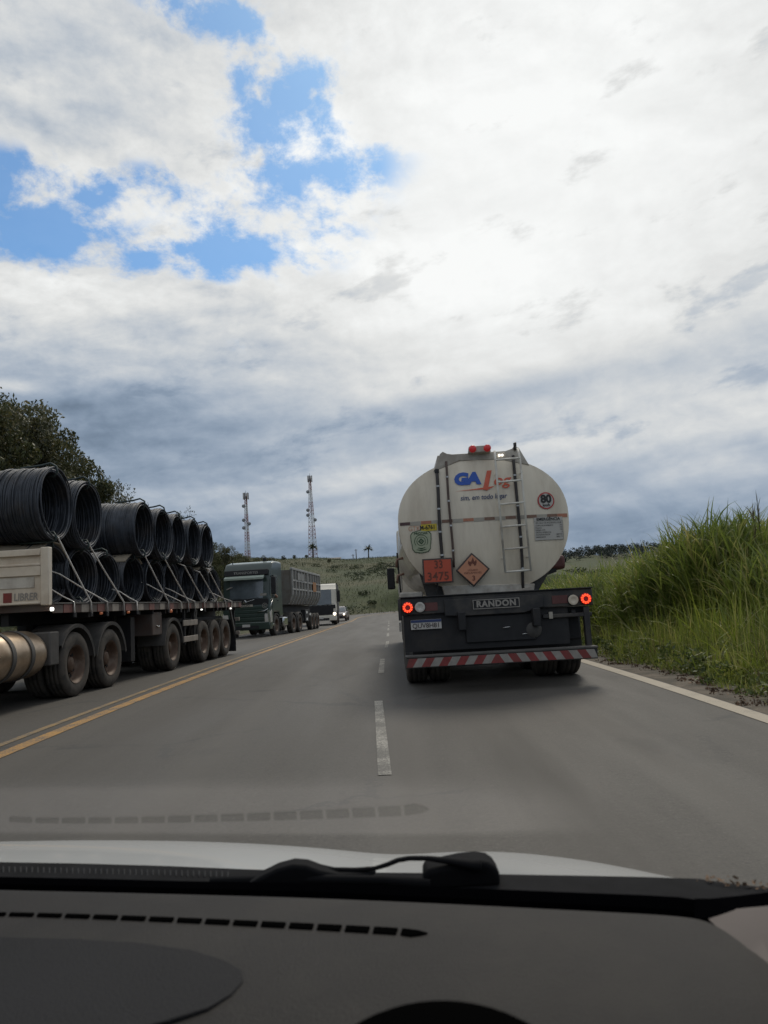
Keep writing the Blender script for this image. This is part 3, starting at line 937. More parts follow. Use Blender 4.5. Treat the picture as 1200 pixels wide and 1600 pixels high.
def make_tree_meshes(seed, h, w, nlob, per, leaf, material):
    cs, rs_, (v, q) = make_crown(seed, h, w, nlob, per, leaf)
    crown = np_mesh('crown', v, q, material)
    r = random.Random(seed)
    mb = MB()
    top = Vector((r.uniform(-.3, .3), r.uniform(-.3, .3), h * 0.62))
    mb.tube([(0, 0, -0.6), (0.03 * h * r.uniform(-1, 1), 0, h * 0.2), top * 0.75 + Vector((0, 0, h * 0.05)), top], [h * 0.030, h * 0.024, h * 0.014, h * 0.006], 8)
    for i in range(0, len(cs), max(1, len(cs) // 18)):
        c = Vector(cs[i]); z0 = max(0.15 * h, min(c.z * 0.62, h * 0.55))
        st = Vector((0, 0, 0)).lerp(top, z0 / top.z)
        mb.tube([st, st.lerp(c, 0.5) + Vector((0, 0, 0.05 * h)), c], [h * 0.010, h * 0.006, h * 0.002], 5)
    return crown, mb.mesh('trunk', 'bark', True)


def place_tree(meshes, x, y, sc, rotz, name, label, cat, group=None, sink=0.2):
    o = thing(name, label, cat, (x, y, gzf(x, y) - sink), (0, 0, rotz), group)
    o.scale = (sc, sc, sc)
    link('crown', meshes[0], o); link('trunk', meshes[1], o)
    return o


T1 = make_tree_meshes(11, 6.8, 5.6, 70, 430, 0.078, M_LEAF)
T2 = make_tree_meshes(12, 6.2, 5.2, 64, 430, 0.072, M_LEAF2)
T3 = make_tree_meshes(13, 5.6, 5.8, 66, 420, 0.072, M_LEAF)
T4 = make_tree_meshes(14, 5.0, 4.2, 34, 90, 0.065, M_LEAF2)       # sparse, twiggy
leftrow = [  # photo column of the crown's middle, distance, photo row of its top, tree kind, crown spread
    (-75, 27, 598, T1, 0.75), (0, 30, 630, T2, 0.70), (-30, 33, 622, T3, 0.8), (44, 33, 654, T1, 0.62), (78, 36.5, 690, T3, 0.6), (40, 40, 700, T2, 0.7), (104, 41, 728, T2, 0.55), (90, 46, 742, T3, 0.7),
    (152, 45, 738, T4, 0.6), (186, 48, 762, T4, 0.6), (170, 50, 752, T4, 0.5), (140, 52, 785, T3, 0.6), (205, 55, 815, T2, 0.5), (284, 56, 796, T4, 0.4), (240, 62, 835, T3, 0.6), (322, 70, 846, T1, 0.5), (345, 78, 850, T2, 0.5), (372, 98, 862, T2, 0.6), (358, 92, 866, T3, 0.6), (385, 104, 872, T1, 0.6), (412, 122, 868, T2, 0.7)]
desc = ['dark dense broadleaf tree', 'olive green bushy tree', 'dark spreading tree', 'thin twiggy tree']
for i, (px, d, py, tm, wd) in enumerate(leftrow):
    p = at_y(px, py, d)
    g0 = gzf(p.x, d) - 0.2
    h0 = {id(T1): 6.8, id(T2): 6.2, id(T3): 5.6, id(T4): 5.0}[id(tm)]
    kd = {id(T1): 0, id(T2): 1, id(T3): 2, id(T4): 3}[id(tm)]
    sc = max(0.40, (p.z - g0) / (h0 * 1.04))
    o = place_tree(tm, p.x, d, sc, i * 1.7, 'tree', desc[kd] + ' on the embankment behind the oncoming trucks', 'tree', 'trees on the left embankment: ' + desc[kd])
    o.scale = (wd * sc + 0.12, wd * sc + 0.12, sc)

# scrub under the row, one continuous tangle
n = 420
x = rng.uniform(-34, -10.2, n); y = rng.uniform(16, 100, n)
cs = np.stack([x, y, gz(x, y) + rng.uniform(0.2, 1.5, n) * smoothstep(-10, -14, x)], 1)
v, q = leaf_cloud(cs, rng.uniform(0.5, 1.3, n), 200, 0.075, 0.7)
o = bpy.data.objects.new('embankment_scrub', np_mesh('embankment_scrub', v, q, M_LEAF2)); COL.objects.link(o)
tag(o, 'tangled dark scrub covering the left embankment under the trees', 'scrub', kind='stuff')

# scrub on the far hill
n = 420
x = rng.uniform(-60, 40, n); y = 108 + 110 * rng.uniform(0, 1, n) ** 1.1
dens = np.sin(x * 0.11 + 1.0) + np.sin(y * 0.085 + x * 0.05) + rng.normal(0, 0.5, n)
m = (dens > 0.2) | (y < 121); x, y = x[m], y[m]
d_, _ = road_dist(x, y); m = d_ > HALF + 2; x, y = x[m], y[m]
cs = np.stack([x, y, gz(x, y) + 0.25], 1)
v, q = leaf_cloud(cs, rng.uniform(0.7, 2.2, len(x)), 160, 0.15, 0.40)
o = bpy.data.objects.new('hill_scrub', np_mesh('hill_scrub', v, q, M_SCRUB)); COL.objects.link(o)
tag(o, 'low dark scrub patches on the grassy hill beyond the bend', 'scrub', kind='stuff')
# grass texture on the hill
parts = [blades(26000, -50, 30, 106, 235, 3000, 1.6, lambda x, y, k: 0.42 * hc[k], 0.060, 0.4, 0.9, 3, False)]
grass_obj('hill_grass', parts, M_HILL, 'tufted green and tan grass on the hill beyond the bend', 'grass')

# far wooded ridge to the right
n = 900
x = rng.uniform(20, 420, n); y = rng.uniform(430, 560, n)
cs = np.stack([x, y, gz(x, y) + rng.uniform(0, 5.0, n)], 1)
v, q = leaf_cloud(cs, rng.uniform(2.0, 4.2, n), 110, 0.5, 0.8)
o = bpy.data.objects.new('ridge_forest', np_mesh('ridge_forest', v, q, M_FAR)); COL.objects.link(o)
tag(o, 'dark wooded ridge on the skyline beyond the cane grass', 'forest', kind='stuff')
n = 330
x = rng.uniform(14, 150, n); y = rng.uniform(120, 330, n)
cs = np.stack([x, y, gz(x, y) + 0.4], 1)
v, q = leaf_cloud(cs, rng.uniform(1.0, 2.6, n), 60, 0.38, 0.5)
o = bpy.data.objects.new('field_scrub', np_mesh('field_scrub', v, q, M_SCRUB)); COL.objects.link(o)
tag(o, 'low scrub scattered over the field below the wooded ridge', 'scrub', kind='stuff')


# ---- the hill's skyline: palms, small trees, poles, wall, towers
def palm(px, pt, pb, d, label):
    top, base = at_y(px, pt, d), at_y(px, pb, d)
    g0 = gzf(base.x, d)
    o = thing('palm_tree', label, 'palm', (base.x, d, g0 - 0.3))
    H = top.z - g0 + 0.3
    MB().tube([(0, 0, 0), (0.08, 0, H * 0.5), (0.02, 0, H * 0.88)], [0.22, 0.17, 0.14], 8).build('trunk', 'bark', o, True)
    n = 44
    az_ = rng.uniform(0, 6.28, n); ti = rng.uniform(0.2, 1.6, n)
    dd = np.stack([np.sin(ti) * np.cos(az_), np.sin(ti) * np.sin(az_), np.cos(ti)], 1)
    v, q = strips(np.tile(np.array([[0.02, 0, H * 0.88]]), (n, 1)), dd, rng.uniform(1.5, 2.3, n), np.full(n, 0.42), rng.uniform(1.0, 2.2, n), 6)
    link('crown', np_mesh('crown', v, q, M_PALM), o)


palm(489, 853, 876, 236, 'palm tree on the hilltop below the taller lattice mast')
palm(576, 856, 875, 238, 'palm tree standing alone on the hilltop beside thin poles')
def small_tree(px, pt, d, wpx, name, label, tm, h0):
    p = at_y(px, pt, d); g0 = gzf(p.x, d) - 0.2
    o = place_tree(tm, p.x, d, max(0.2, (p.z - g0) / h0), px, name, label, 'tree')
    return o
small_tree(479, 868, 232, 10, 'tree', 'small round-topped tree beside the hilltop palm', T3, 5.6)
small_tree(443, 868, 215, 30, 'tree', 'low wide bushy tree at the left end of the hill crest', T2, 6.2)
small_tree(460, 874, 225, 30, 'shrub', 'small shrub on the hill crest left of the palm', T1, 6.8)
small_tree(515, 886, 200, 12, 'shrub', 'lone shrub on the grassy slope below the low wall', T3, 5.6)

for (px, pt, pb, lab) in ((557, 858, 877, 'taller thin wooden pole on the hilltop'), (552, 866, 877, 'shorter thin wooden pole on the hilltop')):
    t = at_y(px, pt, 234); b = at_y(px, pb, 234); g0 = gzf(b.x, 234)
    o = thing('utility_pole', lab, 'pole', (b.x, 234, g0 - 0.3))
    hh = t.z - g0 + 0.3
    MB().tube([(0, 0, 0), (0, 0, hh)], [0.16, 0.11], 8).build('shaft', 'pole', o, True)
    MB().box(-0.5, 0.5, -0.05, 0.05, hh - 0.35, hh - 0.25).build('crossarm', 'pole', o)
a, b = at_y(497, 877, 230), at_y(531, 873, 230)
g0 = min(gzf(a.x, 230), gzf(b.x, 230))
o = thing('shed', 'long low dark shed on the hill crest', 'shed', ((a.x + b.x) / 2, 230, g0 - 0.2))
L = (b.x - a.x) / 2; hh = a.z - g0 + 0.9
MB().box(-L, L, 0, 2.6, 0, hh - 0.3).build('wall', 'wall', o)
MB().prism([(-0.4, hh - 0.35), (3.0, hh + 0.2), (3.0, hh + 0.28), (-0.4, hh - 0.25)], -L - 0.3, L + 0.3).build('roof', 'roof', o)


def tower(px, pt, d, wtop, wbot, label, seed):
    top = at_y(px, pt, d); bx = top.x
    g0 = gzf(bx, d)
    o = thing('lattice_tower', label, 'tower', (bx, d, g0 - 0.2))
    Ht = top.z - g0 + 0.2
    ang = [R(90), R(210), R(330)]
    def leg(k, z):
        w = wbot + (wtop - wbot) * (z / Ht)
        return Vector((math.cos(ang[k]) * w * 0.58, math.sin(ang[k]) * w * 0.58, z))
    nsec = 7
    for s_ in range(nsec):
        z0, z1 = Ht * s_ / nsec, Ht * (s_ + 1) / nsec
        m_ = 'tower_red' if (s_ + nsec) % 2 == 1 else 'tower_white'
        sec = MB()
        for k in range(3): sec.tube([leg(k, z0), leg(k, z1)], 0.085, 5)
        nb = 3
        for j in range(nb):
            za, zb = z0 + (z1 - z0) * j / nb, z0 + (z1 - z0) * (j + 1) / nb
            for k in range(3):
                k2 = (k + 1) % 3
                sec.tube([leg(k, za), leg(k2, zb)], 0.045, 4); sec.tube([leg(k2, za), leg(k, zb)], 0.045, 4); sec.tube([leg(k, zb), leg(k2, zb)], 0.045, 4)
        sec.build('mast_section', m_, o)
    MB().tube([(0.12, 0, 0.5), (0.05, 0, Ht * 0.97)], 0.10, 5).build('cable_run', 'tower_grey', o)
    MB().lathe([(Ht - 0.5, 0.2), (Ht - 0.5, wtop * 1.1), (Ht - 0.35, wtop * 1.1), (Ht - 0.35, 0.2)], 12, 'Z').build('platform', 'tower_grey', o)
    for k in range(6):
        a_ = k * math.pi / 3 + 0.4
        x_, y_ = math.cos(a_) * wtop * 1.15, math.sin(a_) * wtop * 1.15
        MB().box(x_ - 0.16, x_ + 0.16, y_ - 0.12, y_ + 0.12, Ht - 1.2, Ht + 1.1).build('panel_antenna', 'tower_white' if k % 2 else 'tower_grey', o)
    MB().tube([(0, 0, Ht), (0, 0, Ht + 1.9)], 0.05, 5).build('lightning_rod', 'tower_grey', o)
    r_ = random.Random(seed)
    for f_ in (0.84, 0.62, 0.56, 0.5):
        z_ = Ht * f_; sx = r_.choice((-1, 1))
        w = wbot + (wtop - wbot) * f_
        MB().lathe([(-0.25, 0.05), (-0.15, 0.5), (0.0, 0.62), (0.05, 0.55)], 12, 'Y', (sx * (w * 0.5 + 0.3), -0.6, z_)).build('dish', 'tower_grey', o)
    return o


tower(384, 775, 262, 0.75, 1.9, 'shorter red and white lattice mast behind the green truck', 1)
tower(484, 748, 268, 0.65, 3.2, 'taller red and white lattice mast widening towards its foot by the palm', 2)


# ================================================================== VEHICLE PARTS
def wheel_meshes(rad, wid, dual=False):
    h = wid / 2
    prof = [(-h * 0.86, rad * 0.56), (-h, rad * 0.66), (-h * 1.04, rad * 0.80), (-h * 0.96, rad * 0.93), (-h * 0.80, rad * 0.985), (-h * 0.55, rad), (-h * 0.5, rad * 0.975), (-h * 0.42, rad * 0.975), (-h * 0.38, rad),
            (-h * 0.06, rad), (-h * 0.03, rad * 0.975), (h * 0.03, rad * 0.975), (h * 0.06, rad), (h * 0.38, rad), (h * 0.42, rad * 0.975), (h * 0.5, rad * 0.975), (h * 0.55, rad), (h * 0.80, rad * 0.985), (h * 0.96, rad * 0.93), (h * 1.04, rad * 0.80), (h, rad * 0.66), (h * 0.86, rad * 0.56)]
    ty = MB().lathe(prof, 40, 'X')
    # rim: outer side +X
    rm = MB().lathe([(h * 0.98, rad * 0.60), (h * 0.90, rad * 0.565), (h * 0.80, rad * 0.54), (h * 0.30, rad * 0.50), (h * 0.05, rad * 0.46), (h * 0.02, rad * 0.33), (h * 0.10, rad * 0.24), (h * 0.40, rad * 0.22), (h * 0.52, rad * 0.16), (h * 0.54, 0.0)], 32, 'X')
    rm.lathe([(-h * 0.86, rad * 0.58), (-h * 0.6, rad * 0.5), (-h * 0.5, 0.02)], 24, 'X')
    nut = MB()
    for k in range(10):
        a = 2 * math.pi * k / 10
        nut.tube([(h * 0.02, math.cos(a) * rad * 0.285, math.sin(a) * rad * 0.285), (h * 0.22, math.cos(a) * rad * 0.285, math.sin(a) * rad * 0.285)], 0.016, 6)
    hole = MB()
    for k in range(10):
        a = 2 * math.pi * (k + 0.5) / 10
        c_, s_ = math.cos(a) * rad * 0.40, math.sin(a) * rad * 0.40
        hole.lathe([(h * 0.02, 0.0), (h * 0.055, 0.028), (h * 0.0, 0.03)], 8, 'X', (h * 0.02, c_, s_))
    return ty.mesh('wheel', 'tyre', True), rm.mesh('rim', 'rim', True), nut.mesh('wheel_nut_ring', 'chassis'), hole.mesh('hand_hole_ring', 'black')


WH = wheel_meshes(0.51, 0.30)
WHC = wheel_meshes(0.31, 0.20)


def wheel(parent, x, y, z=0.51, side=1, kit=None):
    """side +1: outer face to +X"""
    kit = kit or WH
    o = link('wheel', kit[0], parent, (x, y, z), (random.uniform(0, 1), 0, 0 if side > 0 else math.pi))
    link('rim', kit[1], o); link('wheel_nut_ring', kit[2], o); link('hand_hole_ring', kit[3], o)
    return o


def axle(parent, y, half, dual=True, both=True, z=0.51):
    for s_ in (1, -1):
        wheel(parent, s_ * (half - 0.15), y, z, s_)
        if dual: link('wheel', WH[0], parent, (s_ * (half - 0.49), y, z))
    MB().tube([(-half + 0.3, y, z), (half - 0.3, y, z)], 0.09, 8).build('axle', 'chassis', parent, True)


def frame_rails(parent, y0, y1, z0=0.75, z1=1.0, hx=0.45):
    for s_ in (1, -1):
        MB().box(s_ * hx - 0.05, s_ * hx + 0.05, y0, y1, z0, z1).build('frame_rail', 'chassis', parent, bevel=0.01)


def arch(parent, y, half, r=0.60, a0=20, a1=160, z=0.51, width=0.5, name='fender', m='fender'):
    rows = []
    for k in range(17):
        a = R(a0 + (a1 - a0) * k / 16)
        c_, s_ = y + r * math.cos(a), z + r * math.sin(a)
        c2, s2 = y + (r + 0.03) * math.cos(a), z + (r + 0.03) * math.sin(a)
        rows.append([(half, c_, s_ - 0.03), (half + 0.01, c2, s2), (half - width, c2, s2), (half - width, c_, s_)])
    return MB().grid(rows).build(name, m, parent, smooth=30)


def cab(parent, body, h=3.75, style='high', sign=None, grille='black', front_y=0.0, lit=False):
    """cab-over tractor cab, front at y = front_y facing -Y, extends to +Y; local x to the right of someone facing +Y"""
    W = 1.24; f0 = front_y; zb = 0.42
    zw0, zw1 = (1.85, h - 0.72) if style == 'high' else (1.55, h - 0.45)
    prof = [(f0 + 0.06, zb), (f0, 0.62), (f0, 1.5), (f0 + 0.05, zw0), (f0 + 0.22, zw1), (f0 + 0.30, h - 0.42), (f0 + 0.62, h - 0.08), (f0 + 1.1, h), (f0 + 2.15, h - 0.02), (f0 + 2.2, 0.95), (f0 + 1.62, 0.95), (f0 + 1.5, 1.18), (f0 + 0.62, 1.18), (f0 + 0.5, 0.95), (f0 + 0.45, zb)]
    MB().prism(prof, -W, W).build('cab_body', body, parent, bevel=0.07, segs=3)
    # windscreen, slightly proud of the front
    def fy(z):
        if z < zw0: return f0 + 0.05 * max(0, (z - 1.5)) / (zw0 - 1.5)
        return f0 + 0.05 + 0.17 * (z - zw0) / (zw1 - zw0)
    rows = []
    for z in np.linspace(zw0 + 0.04, zw1 - 0.02, 5):
        rows.append([(x, fy(z) - 0.016 + 0.06 * (abs(x) / W) ** 4, z) for x in np.linspace(-W + 0.07, W - 0.07, 13)])
    MB().grid(rows).build('windscreen', 'glass', parent, smooth=True)
    # black surround below the screen with the maker's bar
    MB().box(-W + 0.08, W - 0.08, f0 - 0.02, f0 + 0.06, zw0 - 0.26, zw0 + 0.02).build('black_panel', grille, parent, bevel=0.015)
    for k in range(4):
        z0 = 0.80 + k * 0.19
        MB().box(-W + 0.30, W - 0.30, f0 - 0.022, f0 + 0.03, z0, z0 + 0.15).build('grille_slat', body if style == 'high' else grille, parent, bevel=0.012)
    MB().box(-W + 0.01, W - 0.01, f0 - 0.05, f0 + 0.4, zb - 0.08, 0.74).build('bumper', body if style == 'high' else 'truck_white', parent, bevel=0.05)
    MB().box(-0.65, 0.65, f0 - 0.058, f0 - 0.03, zb - 0.02, 0.56).build('lower_intake', 'black', parent)
    for s_ in (1, -1):
        hp = [(f0 - 0.03, 0.66), (f0 - 0.035, 0.98), (f0 + 0.02, 1.22), (f0 + 0.30, 1.34), (f0 + 0.34, 0.70)]
        MB().prism(hp, s_ * (W - 0.30), s_ * (W + 0.012)).build('headlight', 'lens', parent, bevel=0.03)
        if lit:
            MB().lathe([(f0 - 0.052, 0.0), (f0 - 0.05, 0.11), (f0 - 0.03, 0.12)], 16, 'Y', (s_ * (W - 0.16), 0, 0.86)).build('headlight_beam', 'headlamp', parent, True)
        # door with window and handle
        dp = [(f0 + 0.34, 1.25), (f0 + 0.42, zw0 + 0.05), (f0 + 0.58, zw1), (f0 + 1.36, zw1), (f0 + 1.40, 1.25)]
        d_ = MB().prism(dp, s_ * W, s_ * (W + 0.018)).build('door', body, parent, bevel=0.012)
        wp = [(f0 + 0.50, zw0 + 0.10), (f0 + 0.63, zw1 - 0.07), (f0 + 1.28, zw1 - 0.07), (f0 + 1.30, zw0 + 0.06)]
        MB().prism(wp, s_ * (W + 0.019), s_ * (W + 0.026)).build('side_window', 'glass', d_)
        MB().box(s_ * (W + 0.02), s_ * (W + 0.05), f0 + 1.16, f0 + 1.32, zw0 - 0.10, zw0 - 0.06).build('handle', 'black', d_)
        # mirror on its arm
        mr = MB().box(s_ * (W + 0.08), s_ * (W + 0.32), f0 - 0.02, f0 + 0.12, zw0 + 0.22, zw1 - 0.12).build('mirror', 'black', parent, bevel=0.04)
        MB().tube([(s_ * (W - 0.02), f0 + 0.25, zw1 - 0.1), (s_ * (W + 0.2), f0 + 0.05, zw1 - 0.05), (s_ * (W + 0.2), f0 + 0.05, zw1 - 0.2)], 0.022, 6).build('arm', 'black', mr)
        MB().box(s_ * (W - 0.16), s_ * (W + 0.006), f0 + 0.42, f0 + 0.62, 0.5, 0.62).build('step', 'chrome', parent, bevel=0.01)
        for s2 in (0.1, 0.52):
            MB().tube([(s_ * s2, f0 - 0.035, zw0 + 0.02), (s_ * (s2 + 0.55), f0 - 0.01, zw0 + 0.09)], 0.010, 5).build('wiper', 'black', parent)
        wheel(parent, s_ * (W - 0.16), f0 + 1.06, 0.51, s_)
        arch(parent, f0 + 1.06, s_ * W if s_ > 0 else -W + 0.4, 0.58, 0, 180, width=0.4)
    MB().tube([(-W + 0.15, f0 + 1.06, 0.51), (W - 0.15, f0 + 1.06, 0.51)], 0.07, 8).build('axle', 'chassis', parent, True)
    pl = MB().box(-0.2, 0.2, f0 - 0.072, f0 - 0.058, 0.50, 0.63).build('license_plate', 'plate_white', parent)
    return fy, zw0, zw1


# ================================================================== TANKER
TX, TY = 1.46, 10.15
tanker = thing('tanker_truck', 'dirty cream road tanker with red lamps lit, driving ahead', 'tanker', (TX, TY, 0), (R(-0.6), 0, R(-0.5)))
HY, ZC = 1.20, 2.35               # rear head plane, height of the widest line
AX, AT, AB = 1.265, 0.93, 1.085     # half width, height above and below
NT_ = 64


def tank_ring(sc=1.0):
    pts = []
    for k in range(NT_):
        a = 2 * math.pi * k / NT_
        c_, s_ = math.cos(a), math.sin(a)
        e = 2 / 2.25
        x = AX * math.copysign(abs(c_) ** e, c_); z = (AT if s_ > 0 else AB) * math.copysign(abs(s_) ** e, s_)
        pts.append((x * sc, ZC + z * sc))
    return pts


def head_y(x, z):
    zz_ = (z - ZC) / (AT if z > ZC else AB)
    r_ = min(1.0, (abs(x / AX) ** 2.25 + abs(zz_) ** 2.25) ** (1 / 2.25))
    return HY - 0.11 * (1 - r_ ** 2.6)


LEN = 10.2
rows = []
for (y, sc) in ((HY + 0.0, 1.0), (HY + 0.05, 1.006), (HY + 0.055, 0.995), (HY + LEN, 0.995)):
    rr = [(x, y, z) for x, z in tank_ring(sc)]
    rows.append(rr + [rr[0]])
MB().grid(rows).build('tank_shell', 'tank', tanker, smooth=35)
rows = []
for f_ in (0.0001, 0.12, 0.25, 0.38, 0.5, 0.62, 0.72, 0.8, 0.87, 0.92, 0.96, 1.0):
    rr = [(x, head_y(x, z), z) for x, z in tank_ring(f_)]
    rows.append(rr + [rr[0]])
MB().grid(rows).build('tank_head', 'tank', tanker, smooth=True)
rows = []
for f_ in (0.0001, 0.5, 0.995):
    rr = [(x, HY + LEN + 0.1 * (1 - f_), z) for x, z in tank_ring(f_)]
    rows.append(rr + [rr[0]])
MB().grid(rows).build('front_head', 'tank', tanker, smooth=True)
for y in (HY + 2.5, HY + 5.1, HY + 7.7):
    rows = []
    for dy_ in (-0.04, 0.04):
        rr = [(x, y + dy_, z) for x, z in tank_ring(1.004)]; rows.append(rr + [rr[0]])
    MB().grid(rows).build('tank_band', 'tank_trim', tanker, smooth=True)


def lx(px, py, dd=11.3): p = at_y(px, py, dd); return p.x - TX, p.z


# raised coaming along the top
tp = [(-0.70, 3.10), (-0.585, 3.37), (-0.54, 3.405), (-0.48, 3.37), (-0.40, 3.355), (0.40, 3.36), (0.50, 3.39), (0.535, 3.43), (0.60, 3.40), (0.74, 3.12), (0.3, 3.24), (-0.3, 3.25)]
MB().prism(tp, HY - 0.02, HY + 0.03, 'Y').build('coaming_plate', 'tank_trim', tanker, bevel=0.008)
for (xa, xb) in ((-0.62, -0.54), (0.56, 0.64)):
    MB().prism([(xa - 0.06, 3.12), (xa, 3.36), (xb, 3.36), (xb - 0.06, 3.12)], HY + 0.04, HY + LEN - 0.3, 'Y').build('coaming_side', 'tank_trim', tanker, bevel=0.01)
MB().box(-0.54, 0.56, HY + 0.04, HY + LEN - 0.3, 3.26, 3.275).build('walkway', 'tank_trim', tanker)
for k in range(4):
    MB().lathe([(3.27, 0.26), (3.36, 0.26), (3.40, 0.20), (3.41, 0.0)], 20, 'Z', (0, HY + 1.4 + k * 2.4, 0)).build('manhole_cover', 'tank_trim', tanker, True)
lb = MB().prism([(-0.17, 3.34), (-0.155, 3.44), (0.145, 3.445), (0.17, 3.34)], HY - 0.13, HY - 0.025, 'Y').build('lamp_box', 'tank_trim', tanker, bevel=0.012)
for x in (-0.105, 0.115):
    l_ = MB().lathe([(0.0, 0.055), (-0.03, 0.053), (-0.045, 0.03), (-0.048, 0.0)], 20, 'Y', (x, HY - 0.13, 3.395)).build('red_lamp', 'redlamp', lb, True)
    MB().lathe([(-0.042, 0.022), (-0.052, 0.020), (-0.054, 0.0)], 12, 'Y', (x, HY - 0.13, 3.395)).build('bulb', 'redlamp', lb)
for x in (0.30, 0.345):
    MB().lathe([(0.0, 0.017), (-0.02, 0.015), (-0.022, 0)], 12, 'Y', (x, HY - 0.03, 3.295)).build('white_lamp', 'whitelamp', tanker)
MB().tube([(0.54, HY - 0.03, 3.36), (0.535, HY - 0.05, 3.46), (0.56, HY + 0.02, 3.48), (0.57, HY + 0.1, 3.40)], 0.018, 8).build('grab_loop', 'hose', tanker, True)


def on_head(x, z, out): return (x, head_y(x, z) - out, z)


# ladder
ld = MB().tube([(0.215, HY - 0.16, 3.34), (0.212, HY - 0.20, 3.20), (0.235, HY - 0.21, 1.54)], 0.016, 8).build('ladder', 'ladder', tanker, True)
MB().tube([(0.565, HY - 0.12, 3.37), (0.575, HY - 0.20, 3.22), (0.605, HY - 0.21, 1.54)], 0.016, 8).build('rail', 'ladder', ld, True)
for k in range(6):
    z = 3.195 - k * (3.195 - 1.545) / 5
    t = k / 5
    MB().tube([(0.212 + 0.023 * t, HY - 0.205, z), (0.577 + 0.028 * t, HY - 0.205, z + 0.012)], 0.0145, 8).build('rung', 'ladder', ld, True)
for z in (3.0, 1.75):
    for x in (0.222, 0.59):
        MB().tube([(x, HY - 0.2, z), on_head(x, z, -0.01)], 0.01, 6).build('standoff', 'ladder', ld, True)
# hoses with clamps
for (x0, z0, x1, z1, r_, m_, nm) in ((-0.655, 3.10, -0.66, 1.62, 0.024, 'hose', 1), (-0.505, 3.25, -0.495, 1.66, 0.017, 'hose2', 2), (0.505, 3.28, 0.505, 1.28, 0.022, 'hose', 3)):
    pts = []
    for t in np.linspace(0, 1, 14):
        x = x0 + (x1 - x0) * t + 0.006 * math.sin(7 * t + nm); z = z0 + (z1 - z0) * t
        pts.append(on_head(x, z, 0.03))
    hz = MB().tube(pts, r_, 8).build('hose', m_, tanker, True)
    if nm == 1: MB().lathe([(0, 0.034), (0.05, 0.034), (0.06, 0.02)], 10, 'Z', (pts[0][0], pts[0][1], pts[0][2] - 0.02)).build('hose_cap', 'black', hz)
    for t in (0.20, 0.40, 0.62, 0.86):
        k = int(t * 13); x, y, z = pts[k]
        MB().lathe([(-0.012, r_ + 0.006), (0.012, r_ + 0.006)], 10, 'Z', (x, y, z)).build('hose_clamp', 'clamp', hz, True)

# reflective strip, worn pieces end to end
cols_ = ['strip_d', 'strip_b', 'strip_c', 'strip_b', 'strip_a', 'strip_b', 'strip_c', 'strip_b', 'strip_a', 'strip_b', 'strip_a', 'strip_b', 'strip_a', 'strip_b', 'strip_a', 'strip_c']
for k, m_ in enumerate(cols_):
    xa = -1.245 + 2.49 * k / len(cols_); xb = -1.245 + 2.49 * (k + 1) / len(cols_)
    rows = [[on_head(x, z, 0.007) for x in np.linspace(xa, xb - 0.003, 4)] for z in (2.322 - 0.008 * (k % 2), 2.368)]
    MB().grid(rows).build('reflective_strip', m_, tanker)


def decal(name, poly, out, material, parent=None):
    """flat printed shape laid on the dished head, poly in (x, z)"""
    cx = sum(p[0] for p in poly) / len(poly); cz = sum(p[1] for p in poly) / len(poly)
    rows = []
    for f_ in (0.001, 0.35, 0.7, 1.0):
        rr = [on_head(cx + (x - cx) * f_, cz + (z - cz) * f_, out) for x, z in poly]; rows.append(rr + [rr[0]])
    return MB().grid(rows).build(name, material, parent or tanker)


def rect(x0, x1, z0, z1): return [(x0, z0), ((x0 + x1) / 2, z0), (x1, z0), (x1, z1), ((x0 + x1) / 2, z1), (x0, z1)]


def circ(x, z, r_, n=28): return [(x + r_ * math.cos(2 * math.pi * k / n), z + r_ * math.sin(2 * math.pi * k / n)) for k in range(n)]


def head_text(name, body, x, z, size, material, out, parent=None, **kw):
    me = text_mesh(name, body, size, material, wrap=lambda c: on_head(c[0] + x, c[2] + z, out), **kw)
    return link(name, me, parent or tanker)


# company lettering
head_text('lettering', 'GA', -0.405, 2.955, 0.235, 'blue_ink', 0.012, offset=0.017, shear=0.12, align='LEFT', xs=1.16, spacing=0.93)
lp = [(-0.02, 2.80), (0.055, 2.80), (0.155, 3.06), (0.075, 3.06)]
decal('lettering', [(0.015, 2.80), (0.09, 2.80), (0.165, 3.07), (0.095, 3.07)], 0.012, 'red_ink')
decal('lettering', [(-0.41, 2.778), (-0.1, 2.80), (0.03, 2.815), (0.19, 2.825), (0.10, 2.785), (0.07, 2.765), (0.06, 2.785), (-0.1, 2.785)], 0.0125, 'red_ink')
head_text('lettering', 'og', 0.165, 2.91, 0.23, 'red_ink', 0.012, offset=0.003, shear=0.25, align='LEFT', xs=1.12)
head_text('lettering', 'sim, em todo lugar', 0.01, 2.67, 0.105, 'navy_ink', 0.012, offset=0.001, shear=0.18, xs=0.86)
# speed limit disc
cx, cz = lx(852, 781)
s80 = decal('speed_sign', circ(cx, cz, 0.128), 0.010, 'red_ring')
decal('sign_face', circ(cx, cz, 0.108), 0.014, 'sticker', s80)
head_text('numeral', '80', cx, cz + 0.022, 0.165, 'black_ink', 0.019, s80, offset=0.008, xs=0.98)
head_text('unit', 'km/h', cx, cz - 0.068, 0.055, 'black_ink', 0.019, s80, offset=0.002)
